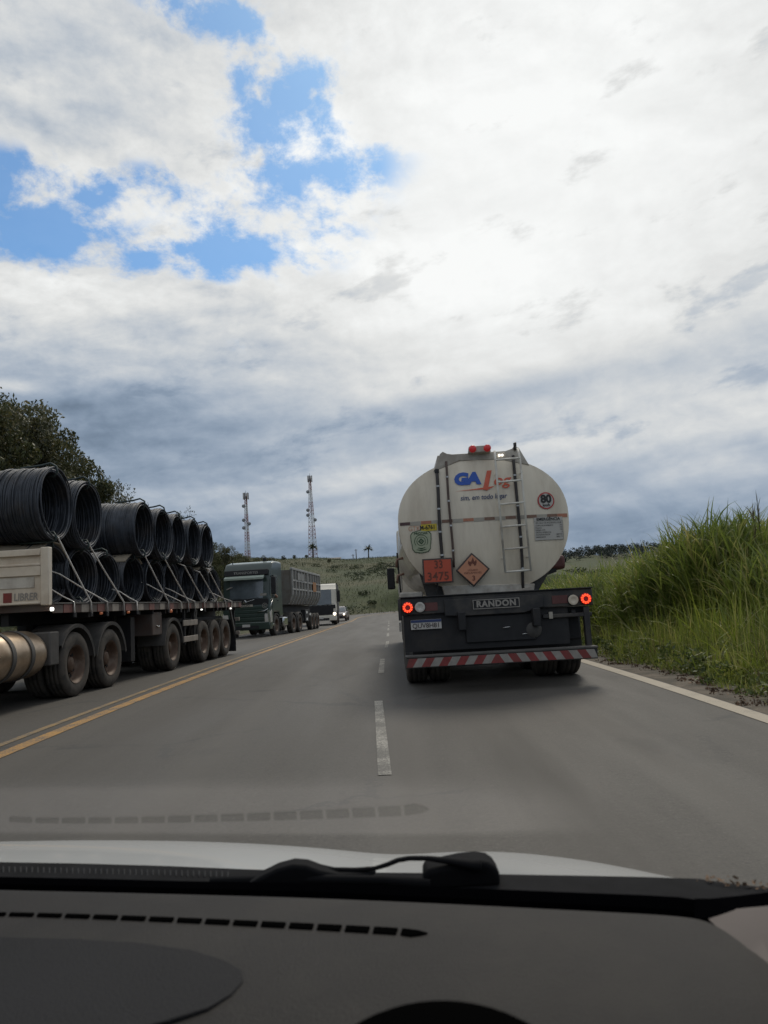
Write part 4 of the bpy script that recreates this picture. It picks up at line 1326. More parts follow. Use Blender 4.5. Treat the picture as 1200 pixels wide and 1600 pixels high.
# emergency table
x0, z1 = lx(832, 808); x1, z0 = lx(881, 841)
em = decal('emergency_table', rect(x0, x1, z0, z1), 0.010, 'sticker')
head_text('heading', 'EMERGÊNCIA', (x0 + x1) / 2, z1 - 0.03, 0.058, 'black_ink', 0.015, em, offset=0.0015, xs=1.02)
head_text('row_text', 'EM CASO DE ACIDENTE LIGUE', (x0 + x1) / 2, z1 - 0.085, 0.036, 'black_ink', 0.015, em, xs=0.78)
for k, (a, b) in enumerate((('CORPO DE BOMBEIROS', '193'), ('POLÍCIA', '190'), ('DEFESA CIVIL', '199'), ('ÓRGÃO AMBIENTAL', '0'), ('TRANSPORTADOR', '0800 721'), ('FABRICANTE', '0800 111'))):
    z = z1 - 0.122 - k * 0.034
    head_text('row_text', a, x0 + 0.015, z, 0.030, 'black_ink', 0.015, em, align='LEFT', xs=0.85)
    head_text('row_text', b, x1 - 0.015, z, 0.030, 'black_ink', 0.015, em, align='RIGHT', xs=0.85)
for (a, b, c, d) in ((x0, x1, z0, z0 + 0.006), (x1 - 0.006, x1, z0, z1 - 0.05), (x0, x1, z1 - 0.058, z1 - 0.054)):
    decal('table_rule', rect(a, b, c, d), 0.014, 'grey_ink', em)
# yellow number sticker with faded red ghost
x0, z0 = lx(657, 829); x1, z1 = lx(681, 817)
ye = decal('number_sticker', rect(x0, x1, z0, z1), 0.010, 'yellow')
head_text('number', 'M-6761', (x0 + x1) / 2 - 0.02, (z0 + z1) / 2, 0.085, 'black_ink', 0.015, ye, offset=0.002, xs=0.86)
head_text('faded_lettering', 'GTK', x0 - 0.10, (z0 + z1) / 2 - 0.005, 0.10, 'salmon', 0.010, None, offset=-0.001, xs=0.9)
# green badge
cx, cz = lx(657, 845)
sh_ = [(-0.12, 0.15), (0.0, 0.175), (0.12, 0.15), (0.155, 0.11), (0.152, 0.02), (0.138, -0.06), (0.135, -0.11), (0.10, -0.155), (0.0, -0.172), (-0.10, -0.155), (-0.135, -0.11), (-0.138, -0.06), (-0.152, 0.02), (-0.155, 0.11)]
bd = decal('badge', [(cx + x, cz + z) for x, z in sh_], 0.010, 'green_ink')
decal('badge_face', [(cx + x * 0.93, cz + z * 0.935) for x, z in sh_], 0.014, 'badge', bd)
head_text('badge_text', 'PROTAR', cx, cz + 0.122, 0.048, 'green_ink', 0.019, bd, offset=0.001, xs=1.1)
def ring_decal(cx, cz, r0, r1, out, m_, par, n=28, a0=0.0, a1=6.2832):
    rows = [[on_head(cx + r_ * math.cos(a0 + (a1 - a0) * k / n), cz + r_ * math.sin(a0 + (a1 - a0) * k / n), out) for k in range(n + 1)] for r_ in (r0, r1)]
    return MB().grid(rows).build('ring_mark', m_, par)
ring_decal(cx, cz + 0.005, 0.092, 0.100, 0.019, 'green_ink', bd, a0=-0.6, a1=3.75)
ring_decal(cx, cz + 0.005, 0.060, 0.067, 0.019, 'green_ink', bd)
decal('badge_mark', [(cx, cz + 0.05), (cx + 0.045, cz + 0.005), (cx, cz - 0.04), (cx - 0.045, cz + 0.005)], 0.019, 'green_ink', bd)
for (a, b) in ((-0.014, 0.005), (0.014, 0.005), (0, 0.019), (0, -0.009)):
    decal('badge_mark', circ(cx + a, cz + b, 0.0065, 10), 0.023, 'badge', bd)
for (k, w) in ((0, 0.055), (1, 0.075)):
    decal('badge_mark', [(cx - w, cz - 0.085 - 0.026 * k), (cx, cz - 0.105 - 0.026 * k), (cx + w, cz - 0.085 - 0.026 * k), (cx + w, cz - 0.091 - 0.026 * k), (cx, cz - 0.112 - 0.026 * k), (cx - w, cz - 0.091 - 0.026 * k)], 0.019, 'green_ink', bd)

# orange danger panel in its frame, hung in front of the head
x0, z1 = lx(658, 873); x1, z0 = lx(707, 909)
yo = HY - 0.16
op = MB().box(x0, x1, yo, yo + 0.025, z0, z1).build('danger_panel', 'frame_dark', tanker, bevel=0.006)
MB().box(x0 + 0.022, x1 - 0.022, yo - 0.006, yo - 0.001, z0 + 0.022, z1 - 0.022).build('panel_face', 'orange', op)
zm = (z0 + z1) / 2
def flat_text(name, body, x, y, z, size, m_, par, **kw):
    return link(name, text_mesh(name, body, size, m_, **kw), par, (x, y, z))
flat_text('numeral', '33', (x0 + x1) / 2 + 0.015, yo - 0.010, zm + 0.085, 0.165, 'brown_ink', op, offset=0.003, xs=0.82)
flat_text('numeral', '3475', (x0 + x1) / 2, yo - 0.010, zm - 0.085, 0.165, 'brown_ink', op, offset=0.003, xs=0.92, spacing=1.08)
MB().tube([(x0 + 0.29, yo + 0.05, z1 - 0.02), (x0 + 0.29, yo + 0.05, z1 + 0.10)], 0.014, 8).build('panel_bracket', 'black', tanker)
MB().tube([(x0 + 0.2, yo + 0.02, z0), (x0 + 0.2, yo + 0.1, z0 - 0.25)], 0.012, 8).build('panel_bracket', 'chassis', tanker)
# flammable diamond
cx = (lx(710, 889)[0] + lx(763, 887)[0]) / 2; cz = (lx(736, 863)[1] + lx(738, 916)[1]) / 2
D = 0.252
dm = MB().prism([(cx, cz + D), (cx + D, cz), (cx, cz - D), (cx - D, cz)], yo, yo + 0.02, 'Y').build('hazard_diamond', 'frame_dark', tanker, bevel=0.01)
e = D - 0.022
MB().prism([(cx, cz + e), (cx + e, cz), (cx, cz - e), (cx - e, cz)], yo - 0.006, yo - 0.001, 'Y').build('diamond_border', 'frame_dark', dm)
e = D - 0.034
MB().prism([(cx, cz + e), (cx + e, cz), (cx, cz - e), (cx - e, cz)], yo - 0.010, yo - 0.0065, 'Y').build('diamond_face', 'salmon', dm)
fl = [(-0.045, 0.0), (-0.062, 0.035), (-0.05, 0.075), (-0.038, 0.05), (-0.03, 0.065), (-0.02, 0.05), (0.0, 0.095), (0.012, 0.125), (0.02, 0.085), (0.03, 0.055), (0.04, 0.065), (0.055, 0.085), (0.06, 0.045), (0.05, 0.01), (0.03, -0.015), (0.02, 0.015), (0.0, 0.03), (-0.02, 0.01), (-0.028, -0.015)]
MB().prism([(cx + a * 1.05, cz + 0.065 + b * 0.95) for a, b in fl], yo - 0.014, yo - 0.011, 'Y').build('flame_symbol', 'brown_ink', dm)
flat_text('diamond_text', 'LÍQUIDO', cx, yo - 0.014, cz - 0.005, 0.036, 'brown_ink', dm)
flat_text('diamond_text', 'INFLAMÁVEL', cx, yo - 0.014, cz - 0.045, 0.042, 'brown_ink', dm, xs=1.1)
flat_text('diamond_text', '3', cx + 0.005, yo - 0.014, cz - 0.125, 0.10, 'brown_ink', dm, offset=0.002)

# tank saddle and underside
MB().prism([(-0.85, 1.05), (-1.0, 1.62), (-0.55, 1.42), (0.55, 1.42), (1.0, 1.62), (0.62, 1.05)], HY + 0.12, HY + 0.22, 'Y').build('saddle', 'beam', tanker, bevel=0.01)
MB().prism([(-0.6, 1.05), (-0.68, 1.40), (0.68, 1.36), (0.62, 1.05)], HY - 0.04, HY + 0.1, 'Y').build('saddle', 'tank_trim', tanker, bevel=0.01)
MB().prism([(0.30, 1.10), (0.36, 1.27), (0.63, 1.33), (0.62, 1.10)], HY - 0.12, HY - 0.05, 'Y').build('gusset', 'tank_trim', tanker, bevel=0.008)
# side skirt and fittings seen along the left flank
MB().box(-1.29, -1.25, HY + 0.6, HY + 8.4, 1.38, 1.62).build('side_rail', 'tank_trim', tanker, bevel=0.01)
MB().box(-1.31, -0.95, HY + 0.35, HY + 2.2, 1.06, 1.34).build('side_locker', 'tank_trim', tanker, bevel=0.02)
for (y, z) in ((HY + 0.3, 1.86), (HY + 0.3, 1.62)):
    MB().tube([(-1.22, y, z), (-1.32, y, z - 0.02), (-1.33, y, z - 0.14)], 0.022, 6).build('valve_handle', 'strip_a', tanker, True)
MB().tube([(-1.29, HY + 0.4, 1.35), (-1.31, HY + 0.4, 1.95)], 0.014, 6).build('side_pipe', 'chassis', tanker)
# maroon box on a bracket off the right side
MB().box(1.10, 1.52, HY + 1.6, HY + 2.1, 1.60, 1.84).build('extinguisher_box', 'maroon', tanker, bevel=0.06, segs=3)
MB().prism([(0.80, 1.40), (1.36, 1.56), (1.36, 1.62), (0.86, 1.62)], HY + 1.62, HY + 1.72, 'Y').build('box_bracket', 'chassis', tanker)
MB().box(1.0, 1.12, HY + 1.5, HY + 1.6, 1.62, 1.76).build('valve', 'lens', tanker, bevel=0.02)

# rear light beam
BY = 0.32
MB().box(-1.31, 1.29, BY, BY + 0.14, 1.015, 1.245).build('rear_beam', 'beam', tanker, bevel=0.012)
MB().box(-1.325, 1.30, BY - 0.03, BY + 0.35, 1.246, 1.262).build('beam_top', 'chassis', tanker, bevel=0.004)
MB().prism([(-0.72, 0.98), (-0.72, 1.20), (0.62, 1.20), (0.62, 1.03), (0.35, 0.965), (-0.5, 0.965)], BY - 0.022, BY - 0.002, 'Y').build('beam_panel', 'beam', tanker, bevel=0.008)
np_ = MB().box(-0.335, 0.295, BY - 0.036, BY - 0.024, 1.045, 1.172).build('maker_plate', 'black', tanker)
for (a, b, c, d) in ((-0.335, 0.295, 1.162, 1.172), (-0.335, 0.295, 1.045, 1.055), (-0.335, -0.325, 1.0551, 1.1619), (0.285, 0.295, 1.0551, 1.1619)):
    MB().box(a, b, BY - 0.042, BY - 0.0365, c, d).build('plate_border', 'white_dirty', np_)
flat_text('plate_lettering', 'RANDON', -0.02, BY - 0.041, 1.108, 0.112, 'white_dirty', np_, offset=0.005, xs=1.02, spacing=1.12)


def led_lamp(x, z, r_=0.078, n=11):
    o_ = MB().lathe([(BY - 0.001, r_ * 1.06), (BY - 0.03, r_ * 1.04), (BY - 0.035, r_ * 0.9), (BY - 0.030, 0.0)], 28, 'Y', (x, 0, z)).build('tail_lamp', 'ledbase', tanker, True)
    for k in range(n):
        a = 2 * math.pi * k / n
        c_, s_ = math.cos(a), math.sin(a)
        MB().tube([(x + c_ * r_ * 0.48, BY - 0.037, z + s_ * r_ * 0.48), (x + c_ * r_ * 0.86, BY - 0.037, z + s_ * r_ * 0.86)], r_ * 0.165, 6).build('led', 'ledred', o_, True)


def clear_lamp(x, z, m_, r_=0.072):
    o_ = MB().lathe([(BY - 0.001, r_ * 1.06), (BY - 0.03, r_ * 1.04), (BY - 0.036, r_ * 0.95)], 28, 'Y', (x, 0, z)).build('reverse_lamp', 'black', tanker, True)
    MB().lathe([(BY - 0.036, r_ * 0.95), (BY - 0.044, r_ * 0.6), (BY - 0.036, r_ * 0.45), (BY - 0.036, 0)], 28, 'Y', (x, 0, z)).build('lens', m_, o_, True)


led_lamp(-1.215, 1.118); clear_lamp(-1.05, 1.115, 'lens')
clear_lamp(1.02, 1.10, 'cream'); led_lamp(1.19, 1.105)
for x in (-0.90, 0.86):
    MB().box(x - 0.12, x + 0.09, BY - 0.012, BY - 0.001, 1.06, 1.17).build('dull_reflector', 'maroon', tanker)
# dark panel below, plate, bumper
MB().box(-1.28, 0.95, BY + 0.05, BY + 0.08, 0.52, 1.012).build('under_panel', 'chassis', tanker)
MB().box(-0.45, 0.50, BY + 0.02, BY + 0.048, 0.60, 0.95).build('spare_carrier', 'black', tanker, bevel=0.01)
MB().box(0.55, 1.16, BY + 0.25, BY + 0.6, 0.55, 0.90).build('toolbox', 'black', tanker, bevel=0.03)
lp_ = MB().box(-1.185, -0.77, BY + 0.02, BY + 0.032, 0.815, 0.945).build('license_plate', 'plate_white', tanker, bevel=0.003)
MB().box(-1.183, -0.772, BY + 0.014, BY + 0.019, 0.908, 0.943).build('plate_band', 'plate_blue', lp_)
flat_text('plate_number', 'QUV8H81', -0.978, BY + 0.013, 0.862, 0.088, 'frame_dark', lp_, offset=0.001, xs=0.98)
MB().box(0.685, 0.735, BY - 0.004, BY + 0.04, 0.865, 0.955).build('pale_tag', 'strip_b', tanker)
MB().box(-1.345, -1.315, BY + 0.05, BY + 0.2, 0.80, 0.92).build('latch', 'white_dirty', tanker, bevel=0.005)
MB().box(-1.345, -1.30, BY - 0.02, BY + 0.2, 0.95, 1.24).build('beam_cheek', 'beam', tanker, bevel=0.01)
# hanging bracket frame on the right
MB().box(1.155, 1.235, BY + 0.0, BY + 0.09, 0.46, 1.005).build('bumper_post', 'beam', tanker, bevel=0.01)
MB().box(0.60, 1.27, BY + 0.01, BY + 0.07, 0.87, 0.925).build('bracket_bar', 'beam', tanker, bevel=0.01)
for x in (1.02, 1.18):
    MB().lathe([(0.925, 0.035), (0.965, 0.035), (0.975, 0.0)], 12, 'Z', (x, BY + 0.04, 0)).build('bolt_head', 'black', tanker)
MB().box(-1.27, -1.18, BY + 0.0, BY + 0.045, 0.46, 0.52).build('bumper_post', 'beam', tanker)
for (x, z, w) in ((0.05, 0.78, 0.11), (0.30, 0.68, 0.07)):
    MB().tube([(x, BY - 0.01, z), (x + w, BY - 0.015, z + 0.008)], 0.006, 6).build('bright_pin', 'chrome', tanker, True)
MB().lathe([(0, 0.0), (0.004, 0.10), (0.02, 0.11)], 20, 'Y', (0.47, BY + 0.01, 0.73)).build('hub_cover', 'fender', tanker, True)
bp = MB().box(-1.285, 1.215, 0.0, 0.10, 0.33, 0.465).build('bumper', 'beam', tanker, bevel=0.006)
MB().box(-1.285, 1.225, -0.01, 0.22, 0.4655, 0.49).build('bumper_lip', 'fender', bp, bevel=0.004)
n = 22
for k in range(n):           # slanting red and white chevrons meeting in the middle
    xa = -1.275 + 2.48 * k / n; xb = -1.275 + 2.48 * (k + 1) / n
    sl = 0.07 if k < n / 2 else -0.07
    q = [(max(-1.28, min(1.21, xa - sl / 2)), 0.345), (max(-1.28, min(1.21, xb - sl / 2)), 0.345), (max(-1.28, min(1.21, xb + sl / 2)), 0.455), (max(-1.28, min(1.21, xa + sl / 2)), 0.455)]
    if k == 11: q = [(xa + 0.035, 0.345), (xb + 0.035, 0.345), (xb - 0.035, 0.455), (xa - 0.035, 0.455)]
    if k == 10: q = [(xa - 0.035, 0.345), (xb + 0.033, 0.345), (xb - 0.037, 0.455), (xa + 0.035, 0.455)]
    MB().prism(q, -0.012, -0.002, 'Y').build('chevron', 'red' if k % 2 == 0 else 'white_dirty', bp)
# running gear
frame_rails(tanker, 0.2, HY + LEN, 0.78, 1.02, 0.5)
for y in (1.55, 2.80, 4.05):
    axle(tanker, y, 1.27)
MB().box(-1.27, -0.72, 0.95, 0.97, 0.30, 0.95).build('mudflap', 'black', tanker)
MB().box(0.66, 1.24, 0.95, 0.97, 0.30, 0.95).build('mudflap', 'black', tanker)
MB().box(-0.9, 0.9, 0.6, 0.75, 0.42, 0.56).build('crossmember', 'chassis', tanker)
MB().box(-1.2, 1.2, 0.45, 0.55, 0.90, 1.01).build('crossmember', 'chassis', tanker)
for s_ in (-1, 1):
    MB().box(s_ * 0.95 - 0.32, s_ * 0.95 + 0.32, 0.9, 4.7, 1.06, 1.09).build('mudguard', 'beam', tanker, bevel=0.01)
    MB().box(s_ * 0.8 - 0.06, s_ * 0.8 + 0.06, 7.8, 7.95, 0.2, 1.0).build('landing_leg', 'chassis', tanker)
# tractor ahead of the tank
tr = bpy.data.objects.new('tractor_unit', None); COL.objects.link(tr); tr.parent = tanker; tr.location = (0, HY + LEN + 3.1, 0); tr.rotation_euler = (0, 0, math.pi)
W_ = MB().prism([(0.05, 0.5), (0, 1.5), (0.2, 3.0), (0.6, 3.3), (2.2, 3.3), (2.2, 0.9), (1.5, 1.15), (0.6, 1.15), (0.4, 0.5)], -1.24, 1.24).build('cab_body', 'truck_white', tr, bevel=0.06)
for s_ in (-1, 1):
    m_ = MB().box(s_ * 1.36, s_ * 1.60, 0.02, 0.16, 1.62, 2.30).build('mirror', 'black', tr, bevel=0.04)
    MB().tube([(s_ * 1.2, 0.25, 2.36), (s_ * 1.5, 0.1, 2.34)], 0.02, 6).build('mirror_arm', 'black', tr)
    MB().box(s_ * 0.45 - 0.05, s_ * 0.45 + 0.05, 0.4, 5.6, 0.7, 0.95).build('frame_rail', 'chassis', tr)
    for y in (1.1, 3.9, 5.2):
        wheel(tanker, s_ * 1.08, HY + LEN + 3.1 - y, 0.51, s_)


# ================================================================== FLATBED WITH WIRE COILS
TH = R(3.0)
FBLOC = Vector((-6.30, 12.57, rzf(12.6)))
flat = thing('flatbed_truck', 'oncoming flatbed semi-trailer truck with a cream headboard', 'truck', FBLOC, (-0.010, 0, -TH))
FBM = Matrix.Translation(FBLOC) @ Matrix.Rotation(-TH, 4, 'Z') @ Matrix.Rotation(-0.010, 4, 'X')
FBI = FBM.inverted()


def fb(px, py, c):
    """photo pixel -> point of the plane x = c in the truck's own frame"""
    o_ = FBI @ CAMPOS; d_ = (FBI.to_3x3()) @ ray(px, py)
    return o_ + d_ * ((c - o_.x) / d_.x)


DZ, DE, DF = 1.47, 10.65, -0.92
MB().box(-1.29, 1.285, DF, DE, 1.36, DZ).build('deck', 'deck', flat, bevel=0.008)
n = 38
for k in range(n):               # stake rail pieces in faded red and white along the near edge
    y0 = DF + (DE - DF) * k / n; y1 = DF + (DE - DF) * (k + 1) / n
    m_ = ('deck', 'rail_red', 'deck', 'rail_white')[k % 4]
    MB().box(1.286, 1.315 + 0.006 * (k % 2), y0 + 0.01, y1 - 0.01, 1.325, DZ - 0.012).build('side_rail', m_, flat, bevel=0.004)
MB().box(1.27, 1.335, DF, DE, DZ - 0.011, DZ + 0.012).build('rail_cap', 'fender', flat, bevel=0.004)
MB().box(-1.3, 1.30, DE, DE + 0.06, 1.30, DZ).build('tail_beam', 'deck', flat, bevel=0.01)
for s_ in (-0.5, 0.5):
    MB().prism([(DF + 0.1, 1.16), (2.6, 1.16), (3.4, 0.92), (DE - 0.1, 0.92), (DE - 0.1, 1.355), (DF + 0.1, 1.355)], s_ - 0.06, s_ + 0.06).build('frame_rail', 'chassis', flat)
for k in range(14):
    y = 0.4 + k * 0.75
    MB().box(-1.25, 1.25, y, y + 0.08, 1.24, 1.358).build('crossmember', 'chassis', flat)
# headboard: cream pressed panel facing forward
HB = DF - 0.06
hb = MB().box(-1.25, 1.25, HB, HB + 0.05, DZ, 2.29).build('headboard', 'cream', flat, bevel=0.006)
MB().box(1.16, 1.29, HB - 0.045, HB + 0.07, DZ - 0.02, 2.32).build('corner_post', 'cream', hb, bevel=0.012)
MB().box(-1.25, 1.158, HB - 0.05, HB - 0.001, 2.20, 2.30).build('top_rail', 'cream', hb, bevel=0.01)
MB().box(-1.25, 1.155, HB - 0.042, HB - 0.001, 2.045, 2.085).build('rib', 'cream', hb, bevel=0.012)
MB().box(-1.25, 1.155, HB - 0.035, HB - 0.001, 1.90, 2.044).build('rib', 'cream', hb, bevel=0.006)
MB().box(-1.25, 1.157, HB - 0.045, HB - 0.001, 1.475, 1.505).build('bottom_rail', 'cream', hb, bevel=0.008)
MB().box(-1.25, 1.05, HB - 0.012, HB - 0.001, 1.72, 1.885).build('recess_panel', 'tank_trim', hb, bevel=0.004)
MB().box(0.57, 0.70, HB - 0.010, HB - 0.001, 1.515, 1.66).build('red_mark', 'red', hb)
link('lettering', text_mesh('lettering', 'LIBRER', 0.155, 'white_dirty', offset=0.004, xs=0.80, align='LEFT', shear=0.08), hb, (0.73, HB - 0.008, 1.585))
for (y, z, m_, r_) in ((-0.98, 1.385, 'whitelamp', 0.028), (0.75, 1.295, 'amber', 0.022), (1.95, 1.295, 'amber', 0.022), (4.35, 1.285, 'amber', 0.035), (6.6, 1.29, 'whitelamp', 0.016), (9.4, 1.29, 'whitelamp', 0.02)):
    MB().lathe([(1.30, r_ * 1.1), (1.335, r_), (1.345, r_ * 0.5), (1.346, 0)], 14, 'X', (0, y, z)).build('marker_lamp', m_, flat, True)
# running gear
for y in (-0.08, 1.26, 4.60, 6.93, 7.97, 9.01):
    axle(flat, y, 1.27)
for y in (-0.08, 1.26):
    arch(flat, y, 1.29, 0.605, 8, 150 if y < 0 else 172, width=0.6)
arch(flat, 4.60, 1.29, 0.60, 5, 175, width=0.6)
MB().box(0.85, 1.27, -0.95, -0.66, 0.55, 1.05).build('fender_panel', 'fender', flat, bevel=0.02)
ft = MB().lathe([(-2.55, 0.0), (-2.53, 0.24), (-2.47, 0.32), (-2.40, 0.345), (-1.10, 0.345), (-1.0, 0.32), (-0.93, 0.24), (-0.90, 0.0)], 36, 'Y', (0.93, 0, 0.74)).build('fuel_tank', 'alu', flat, True)
for y in (-1.95, -1.45):
    MB().lathe([(y - 0.045, 0.35), (y - 0.045, 0.362), (y + 0.045, 0.362), (y + 0.045, 0.35)], 36, 'Y', (0.93, 0, 0.74)).build('tank_strap', 'fender', ft, 40)
MB().lathe([(0.0, 0.07), (0.06, 0.07), (0.08, 0.05), (0.08, 0.0)], 16, 'Z', (0.98, -2.05, 1.07)).build('filler_cap', 'chrome', ft, True)
MB().box(0.70, 1.24, 3.42, 3.98, 0.80, 1.28).build('locker', 'deck', flat, bevel=0.02)
MB().tube([(1.245, 3.62, 1.0), (1.26, 3.72, 0.97), (1.245, 3.8, 0.99)], 0.012, 6).build('locker_handle', 'chrome', flat)
for z in (0.93, 0.56):
    MB().box(1.255, 1.285, 5.30, 6.38, z, z + 0.13).build('guard_rail', 'rail_white', flat, bevel=0.01)
MB().box(1.20, 1.252, 5.45, 5.52, 0.5, 1.33).build('guard_post', 'chassis', flat)
MB().box(1.20, 1.252, 6.2, 6.27, 0.5, 1.33).build('guard_post', 'chassis', flat)
MB().prism([(6.38, 1.32), (6.48, 1.32), (6.36, 0.95), (6.28, 0.95)], 1.22, 1.25).build('guard_stay', 'fender', flat)
MB().prism([(9.55, 1.32), (9.65, 1.32), (10.12, 0.62), (10.06, 0.50)], 1.22, 1.26).build('mudflap_stay', 'fender', flat)
MB().box(0.65, 1.27, 10.05, 10.075, 0.06, 0.98).build('mudflap', 'black', flat, bevel=0.004)
MB().box(-1.27, -0.65, 10.05, 10.075, 0.06, 0.98).build('mudflap', 'black', flat, bevel=0.004)
for z in (0.52, 0.92):
    MB().box(1.02, 1.27, 10.52, 10.6, z, z + 0.10).build('rear_marker', 'rail_white', flat, bevel=0.006)
MB().box(1.08, 1.14, 10.45, 10.52, 0.45, 1.31).build('rear_post', 'chassis', flat)
MB().box(-1.2, 1.25, 10.47, 10.515, 0.42, 0.51).build('rear_bumper', 'chassis', flat)
for s_ in (-0.8, 0.8):
    MB().box(s_ - 0.07, s_ + 0.07, 2.35, 2.5, 0.25, 1.3).build('landing_leg', 'chassis', flat)
for (y0, y1, r_, z_) in ((2.7, 3.3, 0.17, 0.85), (5.2, 6.5, 0.16, 0.88)):  # tanks, rack and wheel added to stop light showing through underneath
    MB().lathe([(y0, 0.0), (y0 + 0.03, r_), (y1 - 0.03, r_), (y1, 0.0)], 18, 'Y', (0.72, 0, z_)).build('filler_tank', 'chassis', flat, True)
MB().box(-1.15, 1.12, 2.55, 2.75, 0.35, 1.2).build('filler_rack', 'chassis', flat)
link('filler_wheel', WH[0], flat, (0.35, 3.1, 0.62), (0, R(90), 0))
for y in (-0.08, 1.26, 4.6, 6.93, 7.97, 9.01):
    MB().box(-0.95, 0.95, y - 0.12, y + 0.12, 0.62, 0.80).build('suspension_beam', 'chassis', flat)
    MB().box(0.62, 0.74, y - 0.5, y + 0.5, 0.60, 0.92).build('spring_hanger', 'chassis', flat)
MB().box(-1.0, 1.0, 4.1, 9.6, 1.02, 1.10).build('shade_plate', 'chassis', flat)  # added sheets that keep the underside dark
MB().box(-1.0, 0.8, -2.6, 2.3, 0.98, 1.06).build('shade_plate', 'chassis', flat)
# tractor ahead of the trailer
for s_ in (-0.45, 0.45):
    MB().box(s_ - 0.06, s_ + 0.06, -5.2, 2.2, 0.72, 0.98).build('tractor_rail', 'chassis', flat)
tc_ = bpy.data.objects.new('tractor_cab', None); COL.objects.link(tc_); tc_.parent = flat; tc_.location = (0, -6.2, 0)
MB().prism([(0.05, 0.5), (0, 1.6), (0.2, 2.9), (0.6, 3.5), (2.2, 3.55), (2.25, 0.95), (1.7, 0.95), (1.5, 1.15), (0.6, 1.15), (0.4, 0.5)], -1.24, 1.24).build('cab_body', 'cream', tc_, bevel=0.06)
for s_ in (-1, 1):
    wheel(flat, s_ * 1.08, 1.06 - 6.2, 0.51, s_)
    MB().prism([(0.5, 1.9), (0.62, 2.75), (1.3, 2.75), (1.3, 1.85)], s_ * 1.241, s_ * 1.25).build('side_window', 'glass', tc_)
MB().box(-1.12, 1.12, -0.01, 0.05, 1.75, 2.6, Matrix.Rotation(R(-9), 3, 'X')).build('windscreen', 'glass', tc_)


# --- wire rod coils
def coil_meshes(seed, Rr=0.56, L=2.0, turns=96):
    r = np.random.default_rng(seed)
    seg, sides = 40, 5
    def layer(nt_, rad, jit, wr):
        xs = np.linspace(0, -L, nt_) + r.normal(0, 0.004, nt_)
        off_ = np.cumsum(r.normal(0, jit * 0.35, nt_)); off_ -= np.linspace(off_[0], off_[-1], nt_)
        off_ = np.clip(off_, -jit, jit) + r.normal(0, jit * 0.28, nt_)
        a = np.linspace(0, 2 * math.pi, seg, endpoint=False); b = np.linspace(0, 2 * math.pi, sides, endpoint=False)
        V_ = []
        for k in range(nt_):
            rr = rad + off_[k] + 0.008 * np.sin(a * r.integers(1, 4) + r.uniform(0, 6)) * r.uniform(0.3, 1.3)
            cy, cz = r.normal(0, 0.006), r.normal(0, 0.006)
            tx_ = xs[k] + 0.02 * r.normal() * np.sin(a + r.uniform(0, 6))
            w_ = wr * r.uniform(0.85, 1.25)
            x_ = tx_[:, None] + w_ * 1.1 * np.sin(b)[None]
            q_ = rr[:, None] + w_ * np.cos(b)[None]
            V_.append(np.stack([x_, cy + q_ * np.cos(a)[:, None], cz + q_ * np.sin(a)[:, None]], 2).reshape(-1, 3))
        return V_
    rings = layer(turns, Rr, 0.012, 0.0125) + layer(46, Rr - 0.045, 0.010, 0.015)
    q = []
    for i in range(seg):
        for j in range(sides):
            i2, j2 = (i + 1) % seg, (j + 1) % sides
            q.append((i * sides + j, i2 * sides + j, i2 * sides + j2, i * sides + j2))
    q = np.array(q); npt = seg * sides
    Q = np.concatenate([q + k * npt for k in range(len(rings))]); V_ = np.concatenate(rings)
    me = np_mesh('wire_winding', V_, Q, 'wire', True)
    core = MB().lathe([(-0.01, Rr - 0.04), (-0.005, Rr - 0.025), (-0.02, Rr - 0.010), (-L + 0.02, Rr - 0.010), (-L, Rr - 0.025), (-L + 0.01, Rr - 0.04), (-0.01, Rr - 0.04)], 40, 'X').mesh('winding_core', 'wire', True)
    bands = []
    for ang, lift in ((R(92), 0.05), (R(262), 0.0)):
        c_, s_ = math.cos(ang), math.sin(ang)
        def P(x, rad): return (x, rad * c_, rad * s_)
        path = [P(-0.55, Rr + 0.03), P(-0.2, Rr + 0.028 + lift * 0.6), P(-0.06, Rr + 0.035 + lift), P(0.03, Rr + 0.01 + lift * 0.4), P(0.045, Rr - 0.05), P(0.0, Rr - 0.12), P(-0.5, Rr - 0.11)]
        bands.append(MB().tube(path, 0.018, 6).mesh('binding_band', 'band', True))
    return me, core, bands


COILS = [coil_meshes(21), coil_meshes(22), coil_meshes(23)]


def coil(y, z, c, label, group, sy=1.0, sz=1.0, kind=0, ln=1.0, spin=0.0):
    loc = FBM @ Vector((c, y, z))
    o = thing('wire_coil', label, 'coil', loc, (0, 0, -TH), group)
    o.scale = (ln, sy, sz)
    me, core, bands = COILS[kind]
    link('wire_winding', me, o, rot=(spin, 0, 0)); link('winding_core', core, o, rot=(spin, 0, 0))
    for b in bands: link('binding_band', b, o)
    return o


gu, gl = 'coils in the upper row', 'coils in the lower row'
ORD = ['first', 'second', 'third', 'fourth', 'fifth', 'sixth', 'seventh', 'eighth', 'ninth']
UP = [-0.48, 0.62, 3.32, 4.42, 5.52, 6.64, 7.84]
lab_u = {0: 'wire rod coil at the headboard end of the upper row', 1: 'second upper row wire coil, tight against the headboard end coil', 2: 'upper row wire coil standing after the gap, long side bared', 6: 'wire rod coil at the tail end of the upper row'}
for i, y in enumerate(UP):
    coil(y, 3.0 + (0.04 if i == 0 else 0.0) - 0.004 * i, 1.13 + 0.03 * (i % 2), lab_u.get(i, ORD[i] + ' wire rod coil of the upper row counted from the cream headboard'), gu, 1.0, 1.0 + (0.03 if i < 2 else 0), i % 3, 1.0, spin=i * 0.7)
LO = [-0.22, 0.78, 1.95, 3.22, 4.38, 5.62, 6.80, 7.95, 9.12]
